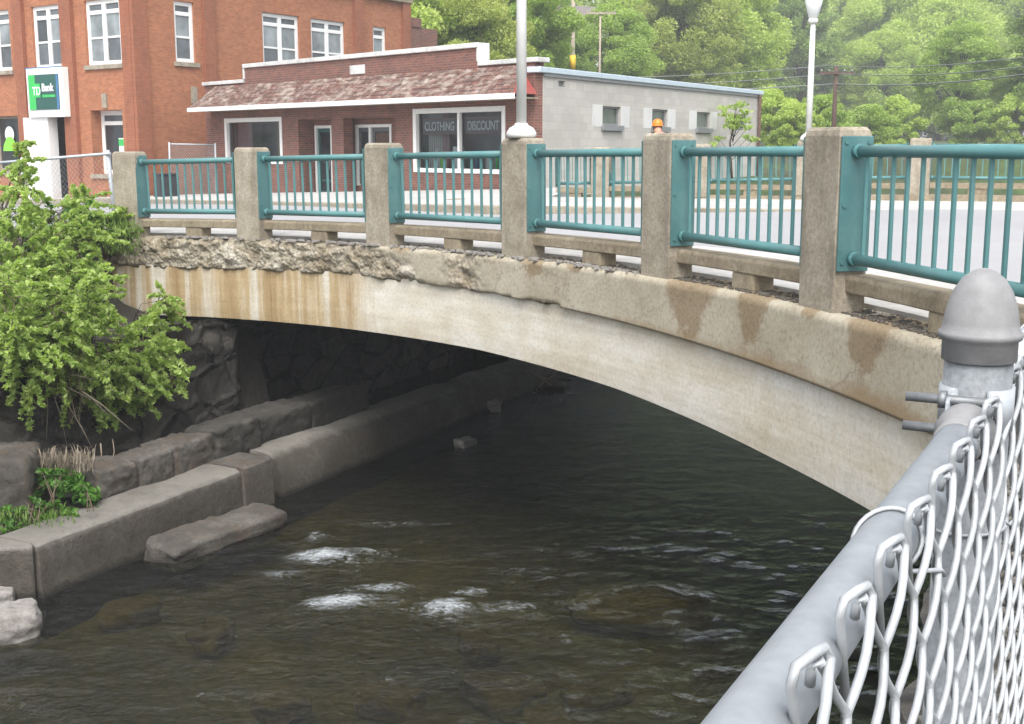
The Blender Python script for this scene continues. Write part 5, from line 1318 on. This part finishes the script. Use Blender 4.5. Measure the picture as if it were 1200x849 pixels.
PR = {
    'bright': tree_proto('x', 11, 9.5, 1.6, M['leaf_bright'], 190, 430, .125, 'round', .2, None, 1),
    'mid': tree_proto('x', 12, 9, 2.0, M['leaf_mid'], 190, 430, .125, 'round', .22, None, 2),
    'dark': tree_proto('x', 14, 8, 1.5, M['leaf_dark'], 190, 430, .13, 'tall', .22, None, 3),
    'olive': tree_proto('x', 12, 9, 1.8, M['leaf_olive'], 180, 430, .12, 'tall', .2, None, 4),
    'willow': tree_proto('x', 7.2, 8.5, .3, M['leaf_bright'], 210, 380, .105, 'dome', .16, None, 5),
    'bush': tree_proto('x', 3.0, 3.6, .1, M['leaf_bright'], 80, 220, .09, 'dome', .05, None, 6),
    'midbush': tree_proto('x', 3.0, 3.8, .1, M['leaf_mid'], 80, 220, .09, 'dome', .05, None, 8),
    'conifer': tree_proto('x', 15, 6.5, 1.0, M['leaf_dark'], 220, 330, .12, 'cone', .2, None, 7),
}
USED = set()
def plant_tree(kind, px, Y, scale, label, group=None, rz=None, dz=0, sz=1.0, name='tree', cat='tree'):
    if px >= 850 and Y >= 100: Y, scale = Y * 1.5, scale * 1.42      # the woods right of the river stand farther back
    p = at(px, 160, Y); z = upland(p.x, p.y) + dz
    r = PR[kind] if kind not in USED else dup(PR[kind])
    USED.add(kind); r.name = name; r['label'] = label; r['category'] = cat
    if group: r['group'] = group
    elif 'group' in r: del r['group']
    r.location = (p.x, p.y, z); r.rotation_euler = (0, 0, rz if rz is not None else rnd.uniform(0, 6)); r.scale = (scale, scale, scale * sz)
    return r
plant_tree('bright', 500, 66, .95, 'bright green tree rising right behind the end of the brick bank')
plant_tree('olive', 558, 64, .72, 'yellowish tree behind the raised middle of the shop parapet')
plant_tree('mid', 598, 74, .85, 'leafy tree seen right behind the near lamp pole')
plant_tree('mid', 712, 88, .78, 'rounded green tree half covering the white hillside house')
plant_tree('dark', 652, 84, .55, 'dark bushy tree beside the pale slim utility pole')
plant_tree('bright', 745, 116, 1.36, 'broad yellow green tree over the left part of the block wall roof', rz=1.1)
plant_tree('bright', 822, 112, 1.36, 'broad yellow green tree over the right part of the block wall roof', rz=3.0)
plant_tree('bright', 778, 150, 1.75, 'taller pale green tree behind the two yellow green trees')
plant_tree('mid', 866, 128, 1.42, 'mid green tree just left of the far street lamp')
plant_tree('mid', 922, 135, 1.5, 'full leafy maple like tree directly behind the far street lamp')
plant_tree('bright', 1005, 130, 1.5, 'tall green tree behind the brown utility pole')
plant_tree('dark', 1075, 160, 1.5, 'dark tree towering behind the willow like tree')
plant_tree('willow', 1100, 105, 1.62, 'low willow like tree with a pale rounded crown by the far parapet')
plant_tree('bright', 1050, 112, 1.25, 'bright spreading tree just left of the willow like tree')
plant_tree('bright', 1195, 118, 1.45, 'bright green tree at the right edge of the picture')
plant_tree('mid', 1150, 150, 1.55, 'mid green tree behind the bright tree at the right edge')
plant_tree('conifer', 896, 165, 1.0, 'dark pointed conifer standing deep between the leafy trees')
plant_tree('mid', 470, 80, 1.0, 'green tree half hidden behind the brick bank')
plant_tree('mid', 1290, 135, 1.5, 'large green tree beyond the right edge of the parapet')
plant_tree('bush', 905, 74, 1.15, 'bright bush by the drain pipe end of the block wall', name='bush', cat='bush')
plant_tree('bush', 930, 70, .9, 'small bright bush under the far street lamp', name='bush', cat='bush')
plant_tree('midbush', 1020, 80, 1.0, 'green bush behind the far parapet between lamp and willow like tree', name='bush', cat='bush')
plant_tree('bush', 1050, 92, 1.2, 'bright bush at the foot of the willow like tree, on its lamp side', name='bush', cat='bush')
plant_tree('midbush', 1140, 96, 1.15, 'green bush behind the far parapet under the willow like tree', name='bush', cat='bush')
plant_tree('bush', 1190, 94, 1.25, 'bright bush behind the far parapet at the right edge', name='bush', cat='bush')
plant_tree('midbush', 965, 76, 1.1, 'green bush at the foot of the brown utility pole', name='bush', cat='bush')
k = 0
for Y, xs, kinds in ((100, (430, 520, 600, 790, 860, 940, 1030, 1120, 1220), 'mid bright dark olive mid dark bright mid dark'.split()), (128, (480, 560, 598, 790, 830, 890, 980, 1060, 1150, 1240), 'dark mid olive dark bright mid dark mid olive mid'.split()), (160, (450, 540, 600, 780, 850, 930, 1020, 1110, 1210), 'mid dark mid bright dark mid bright dark mid'.split())):
    for px_, kd in zip(xs, kinds):
        plant_tree(kd, px_ + rnd.uniform(-12, 12), Y + rnd.uniform(-5, 5), rnd.uniform(.95, 1.2) * (.8 if px_ > 850 else 1), 'one of many leafy trees covering the far hillside', 'leafy trees covering the far hillside')
# thin sapling before the block wall
sp = at(858, 200, 41.5); zg = T(sp.x, sp.y) - .3
sap = thing('sapling', 'thin sapling with sparse pale leaves in front of the block wall', 'sapling', (sp.x, sp.y, zg))
cl = []; mb = MB(); top = at(862, 122, 41.5).z - zg; mb.tube([(0, 0, 0), (-.1, 0, top * .5), (.1, 0, top * .97)], [.045, .03, .008], 7)
for k in range(20):
    z = top * rnd.uniform(.42, 1.0); dx = rnd.uniform(-1, 1) * .95 * (1.25 - z / top); q = (dx, rnd.uniform(-.5, .5), z + .1)
    cl.append((*q, .22, .22, .10, 34)); mb.tube([(0, 0, z - .35 - abs(dx) * .3), q], [.014, .004], 5)
leaves('crown', cl, .085, M['leaf_shrub'], sap); mb.build('trunk', M['bark'], sap)

# shrub overhanging the left bank
def shrub(name, label, base, lobes, leaf, mat, n_twig=10, dens=1.0, cat='shrub'):
    t = thing(name, label, cat, base); cl = []; mb = MB(); b0 = Vector(base)
    for (px_, py_, Y, r) in lobes:
        if py_ > 335 and Y > 15.3: Y = min(Y, 11.95 / (.438 - .899 * (px_ - 600) / F_PX * 1.02) - .75 * r)      # hang in front of the old wall
        c = at(px_, py_, Y) - b0; nsub = max(5, int(24 * r / .5))
        mid = Vector((c.x * .45, c.y * .5, c.z * .6 + .15)); k_ = 1 if cat == 'shrub' else .3; mb.tube([(rnd.uniform(-.15, .15) * k_, rnd.uniform(-.15, .15) * k_, 0), mid, c], [.022 * k_, .014 * k_, .004], 6)
        for k in range(int(nsub * 1.5)):
            d = Vector((rnd.gauss(0, 1), rnd.gauss(0, 1), rnd.gauss(0, .8))).normalized()
            q = c + d * r * (.15 + .75 * rnd.random() ** .6); ln = rnd.uniform(.12, .55) * min(1, r / .35 + .25)
            e = (d + Vector((rnd.gauss(0, .5), rnd.gauss(0, .5), rnd.gauss(-.1, .35)))).normalized() * ln; e.z -= ln * .15
            ns = 3 + int(ln / .055)
            for w in range(ns):
                f = (w + .5) / ns; p = q + e * f + Vector((0, 0, -.12 * ln * f * f)); rr = (.085 - .04 * f) * min(1.2, leaf / .06)
                cl.append((p.x, p.y, p.z, rr, rr, rr * .6, int(rnd.uniform(5, 10) * dens)))
            mb.tube([q - e * .3, q + e * .5, q + e], [.006, .004, .002], 4)
            if k < n_twig: mb.tube([c.lerp(mid, rnd.uniform(0, .4)), q], [.007, .003], 4)
    leaves('foliage', cl, leaf, mat, t, 1.9, .25, (.0, 1.0), .7); mb.build('stems', M['stem'], t)
    return t
bs0 = at(95, 360, 17.4)
shrub('leafy_shrub', 'big yellow green shrub spilling down the bank to the bridge corner', (bs0.x, bs0.y - .1, 2.3),
      [(92, 330, 17.2, .5), (158, 405, 16.9, .42), (150, 440, 16.6, .34), (188, 425, 16.5, .27), (200, 445, 16.4, .17), (110, 405, 16.8, .48), (80, 350, 17.2, .55), (120, 452, 16.4, .28), (85, 440, 16.6, .33), (92, 285, 18.2, .36), (150, 466, 16.3, .14), (178, 395, 17.2, .22), (75, 385, 16.7, .42), (45, 365, 16.6, .45), (60, 415, 16.4, .32), (70, 310, 17.4, .42)], .044, M['leaf_shrub'])
shrub('leafy_shrub', 'tall loose shrub at the left edge with a thin leafy top', (bs0.x - 1.2, bs0.y - .3, 2.4),
      [(30, 330, 16.6, .6), (20, 285, 16.8, .52), (60, 290, 17.0, .5), (40, 400, 16.2, .45), (10, 395, 16.2, .42), (26, 222, 17.2, .20), (27, 192, 17.4, .11), (5, 250, 17.2, .34), (8, 345, 16.5, .45), (20, 430, 16.1, .3), (50, 330, 16.8, .45), (70, 250, 17.8, .36), (28, 170, 17.5, .06)], .044, M['leaf_shrub'])
shrub('leafy_shrub', 'small sprouting shrub against the first parapet post', at(125, 300, 19.3) + Vector((0, 0, -.3)), [(126, 258, 19.3, .2), (95, 240, 19.2, .24), (136, 272, 19.2, .14), (112, 252, 19.4, .22)], .044, M['leaf_shrub'])
shrub('green_plant', 'darker green plant spreading in the middle of the bank shrubs', at(70, 275, 18.6) + Vector((0, 0, -.5)), [(70, 270, 18.6, .4), (95, 265, 18.8, .3), (45, 300, 18.3, .35)], .045, M['leaf_fern'], cat='plant')
shrub('leafy_twig', 'thin sprig of pale leaves in front of the rusty bridge corner', at(150, 395, 18.3), [(192, 352, 18.3, .16), (178, 372, 18.2, .14), (200, 366, 18.3, .1)], .04, M['leaf_shrub'], cat='sprig')
shrub('fern', 'bright green fern clump at the left end of the footing', ground_hit(40, 612, .75), [(38, 600, 13.6, .14), (22, 608, 13.5, .14), (55, 595, 13.7, .12), (75, 600, 13.8, .09)], .04, M['leaf_fern'], cat='fern')
shrub('fern', 'green fern growing up between the boulder and the cut blocks', ground_hit(60, 590, .8), [(50, 570, 14.2, .14), (70, 562, 14.3, .10), (85, 556, 14.4, .07), (40, 555, 14.2, .1)], .045, M['leaf_fern'], cat='fern')
shrub('fern', 'small green plant hanging beside the first cut block', ground_hit(104, 600, .72), [(100, 582, 14.1, .09), (108, 596, 14.1, .07), (94, 570, 14.2, .06)], .04, M['leaf_fern'], cat='fern')
# bare twigs hanging under the shrub
t = thing('bare_branches', 'pale bare twigs hanging below the big shrub over the dark wall', 'branches', at(60, 440, 15.1))
mb = MB(); o0 = Vector(t.location)
for pts_ in ([(38, 432), (60, 455), (72, 490), (78, 520)], [(60, 455), (80, 475), (95, 500), (108, 525)], [(55, 450), (56, 480), (54, 520)], [(95, 458), (120, 475), (155, 505)], [(40, 435), (75, 452), (110, 470), (130, 490)], [(50, 415), (62, 436), (70, 445)], [(60, 445), (90, 440), (110, 445)], [(118, 520), (120, 545), (118, 560)], [(128, 552), (134, 530), (132, 515)], [(20, 440), (28, 470), (24, 500)], [(10, 450), (20, 480), (40, 520)], [(64, 530), (80, 560)]):
    mb.tube([at(a_, c_, 15.05 + .02 * k) - o0 for k, (a_, c_) in enumerate(pts_)], [.011] + [.008] * (len(pts_) - 2) + [.004], 5)
mb.build('twigs', M['twig'], t)
# dry grass and grass tufts on the bank
b = MB(); GT = []
def blades(n, xr, yr, Y, mat, name, label, h=(.12, .3)):
    b = MB()
    for k in range(n):
        px_, py_ = rnd.uniform(*xr), rnd.uniform(*yr); p = at(px_, py_, Y + rnd.uniform(-.35, .35)); hh = rnd.uniform(*h); a = rnd.uniform(0, 6.28); w = .007
        d = Vector((math.cos(a), math.sin(a), 0)); e = d.cross(Vector((0, 0, 1))) * w; l = d * hh * rnd.uniform(.1, .8)
        i = [b.vert(*(p - e)), b.vert(*(p + e)), b.vert(*(p + l * .5 + Vector((0, 0, hh * .7)) + e * .7)), b.vert(*(p + l * .5 + Vector((0, 0, hh * .7)) - e * .7)), b.vert(*(p + l + Vector((0, 0, hh * rnd.uniform(.6, 1)))))]
        b.face(i[:4]); b.face((i[3], i[2], i[4]))
    o = b.build(name, mat, recalc=False); structure(o, 'stuff'); o['label'] = label
    at3 = o.data.attributes.new('tint', 'FLOAT', 'POINT'); at3.data.foreach_set('value', [((k // 5) * .37) % 1 for k in range(len(o.data.vertices))])
blades(1100, (85, 165), (262, 300), 19.2, M['grass'], 'grass', 'fresh grass on the bank top beside the bridge corner', (.05, .15))
blades(900, (0, 110), (540, 556), 14.6, M['twig'], 'dry_grass', 'dry straw coloured grass over the boulder on the bank', (.1, .25))
blades(260, (0, 100), (395, 500), 15.2, M['stem'], 'dead_stalks', 'dead brown stalks matted under the shrubs', (.2, .5))
blades(500, (0, 90), (600, 628), 13.6, M['grass'], 'footing_grass', 'short grass along the top of the footing', (.05, .12))

# ------------------------------------------------------------------ chain link fence beside the photographer
zg = T(.4, 1.06) - .13
fence = thing('chain_link_fence', 'galvanised chain link fence with domed post cap in the foreground', 'fence', (.408, 1.066, zg), math.atan2(.8855, .4646))
# local axes: x along the fence away from the photographer, y to the river side, z up
zr = EYE - .237 - zg; zc = EYE - .162 - zg
mb = MB(); mb.tube([(0, 0, -.3), (0, 0, zc - .002)], .0288, 40); post = mb.build('line_post', M['galv_old'], fence)
MB().lathe([(.0300, zc - .022), (.0315, zc - .021), (.0315, zc - .004), (.0345, zc - .002), (.0355, zc + .001), (.0350, zc + .0035), (.0325, zc + .005), (.0315, zc + .012), (.029, zc + .026), (.0245, zc + .039), (.018, zc + .0495), (.010, zc + .056), (.003, zc + .0585), (.0004, zc + .0588)], 48).build('post_cap', M['cast'], fence)
MB().tube([(-3.2, 0, zr), (-.075, 0, zr)], .0172, 32).build('top_rail', M['galv'], fence)
MB().tube([(.032, 0, zr), (3.6, 0, zr)], .0172, 24).build('top_rail', M['galv'], fence)
# rail end cup, brace band round the post with its tongue and two carriage bolts
MB(Frame((-.078, 0, zr), (0, 1, 0), (0, 0, 1), (1, 0, 0))).lathe([(.0178, -.03), (.0195, -.028), (.0195, .0), (.0235, .008), (.0245, .024), (.0215, .034), (.006, .038)], 28).build('rail_end', M['cast'], fence)
mb = MB(); n = 30; r0, r1 = .0290, .0315; hb_ = .019
ang = [math.radians(205 + 310 * k / n) for k in range(n + 1)]; zc_b = zr + .012; prev = None
for a in ang:
    q = [mb.vert(r * math.cos(a), r * math.sin(a), zc_b + z) for r, z in ((r0, -hb_), (r1, -hb_), (r1, hb_), (r0, hb_))]
    if prev:
        for k in range(4): mb.face((prev[k], prev[(k + 1) % 4], q[(k + 1) % 4], q[k]), k in (1, 3))
    else: mb.face(q)
    prev = q
mb.face(prev[::-1])
band = mb.build('brace_band', M['galv'], fence)
mb = MB()
for s in (1, -1):   # the two flared tongues of the band, curling toward the rail
    pr = None
    for k in range(8):
        w = k / 7; x = -.026 - .034 * w; y = s * (.0125 + .004 * math.sin(w * 2.2)); h_ = hb_ * (1 - .35 * w)
        q = [mb.vert(x, y - .0013, zc_b - h_), mb.vert(x, y + .0013, zc_b - h_), mb.vert(x, y + .0013, zc_b + h_), mb.vert(x, y - .0013, zc_b + h_)]
        if pr:
            for j in range(4): mb.face((pr[j], pr[(j + 1) % 4], q[(j + 1) % 4], q[j]), True)
        else: mb.face(q)
        pr = q
    mb.face(pr[::-1])
mb.build('band_tongue', M['galv'], fence)
for dx, dz in ((-.044, .012), (-.052, -.012)):
    mb = MB(); z = zc_b + dz; mb.tube([(dx, -.02, z), (dx, .052, z)], .0042, 12); mb.tube([(dx, .0185, z), (dx, .025, z)], .008, 6); mb.build('carriage_bolt', M['bolt'], fence)
# woven fabric on the land side of the rail: every wire a flattened spiral, ends knuckled over the top
PT = .0415; HP = .0435; WR = .0024; ZT = EYE - .207 - zg
yo = -.0255
def spiral(k, ztop, zbot, x_c, phase):
    pts_ = []; half = HP; nseg = int((ztop - zbot) / half)
    for q in range(nseg * 6 + 1):
        w = q / 6 + phase; tri = abs((w % 2) - 1) * 2 - 1        # -1..1
        tri = math.copysign(min(abs(tri), .97), tri) if tri else 0
        z = ztop - q / 6 * half
        y = yo - .0034 * math.sin(math.pi * w + .0) - .0000
        pts_.append(Vector((x_c + tri * (PT * .5 + WR * .55), y, z)))
    return pts_
mb = MB(); nw = 164
for k in range(nw):
    xc = -.065 - PT / 2 + PT * (k - 80); ph = 1 if k % 2 else 0
    near = -1.2 < xc < 1.2
    top_apex_right = (k % 2 == 0)
    pts_ = spiral(k, ZT, .02, xc, 0 if top_apex_right else 1)
    # hook at the top: over the neighbour and back down
    s = 1 if top_apex_right else -1
    p0 = pts_[0]
    if top_apex_right:                                   # this wire folds over its neighbour and ends in a short tail
        hook = [p0 + Vector((-.007, .008, -.052)), p0 + Vector((-.016, .009, -.024)), p0 + Vector((-.0275, .008, -.004)), p0 + Vector((-.026, .007, .0035)), p0 + Vector((-.010, .004, .0035)), p0 + Vector((.0, .002, .003)), p0 + Vector((.0035, 0, -.003))]
        cut = 1
    else:                                                # the neighbour only turns tightly under it
        hook = [p0 + Vector((-.004, .006, -.012)), p0 + Vector((-.006, .005, -.004)), p0 + Vector((-.003, .003, -.001))]
        cut = 2
    mb.tube(hook + pts_[cut:], WR, 8 if near else 5)
mb.build('chain_link_mesh', M['mesh_wire'], fence, recalc=False)
# tie wires
def tie(xc, parent, r=.0016):
    pts_ = []
    for q in range(25):
        a = math.radians(-160 + 330 * q / 24); pts_.append(Vector((xc + .012 * math.sin(q / 24 * 6), (.0172 + r) * math.sin(a + .4) , zr + (.0172 + r) * math.cos(a + .4))))
    pts_.append(Vector((xc + .02, yo - .004, zr - .02))); pts_.append(Vector((xc + .035, yo - .004, zr - .028)))
    MB().tube(pts_, r, 6).build('tie_wire', M['mesh_wire'], parent)
for xc in (-.385, -1.0, .55): tie(xc, fence)
mb = MB(); pts_ = [Vector(((.0288 + .0016) * math.cos(math.radians(a)), (.0288 + .0016) * math.sin(math.radians(a)), zr - .105 + .00004 * a)) for a in range(60, 331, 12)]
pts_.append(Vector((.03, yo - .006, zr - .10))); pts_.append(Vector((.06, yo - .006, zr - .105))); mb.tube(pts_, .0016, 6); mb.build('tie_wire', M['mesh_wire'], fence)
for xp in (-3.0, 3.3):
    MB().tube([(xp, 0, -.3), (xp, 0, zc - .002)], .0288, 20).build('line_post', M['galv'], fence)

# ------------------------------------------------------------------ added haze standing in for lens veil
hz_ = MB().box(-560, 560, -330, 560, -2.2, 90).build('haze', M['dark'])
hm = bpy.data.materials.new('haze'); hm.use_nodes = True; hn = hm.node_tree; hn.nodes.remove(hn.nodes['Principled BSDF'])
pv = hn.nodes.new('ShaderNodeVolumePrincipled'); pv.inputs['Color'].default_value = (.93, .96, 1, 1); pv.inputs['Density'].default_value = .0012
hn.links.new(pv.outputs[0], hn.nodes['Material Output'].inputs['Volume']); hz_.data.materials.clear(); hz_.data.materials.append(hm)
structure(hz_, 'stuff')['label'] = 'added thin haze standing in for lens veil over trees and buildings'

S.cycles.use_adaptive_sampling = True
S.cycles.max_bounces = 8; S.cycles.transparent_max_bounces = 12; S.cycles.caustics_reflective = False; S.cycles.caustics_refractive = False
S.cycles.use_denoising = True
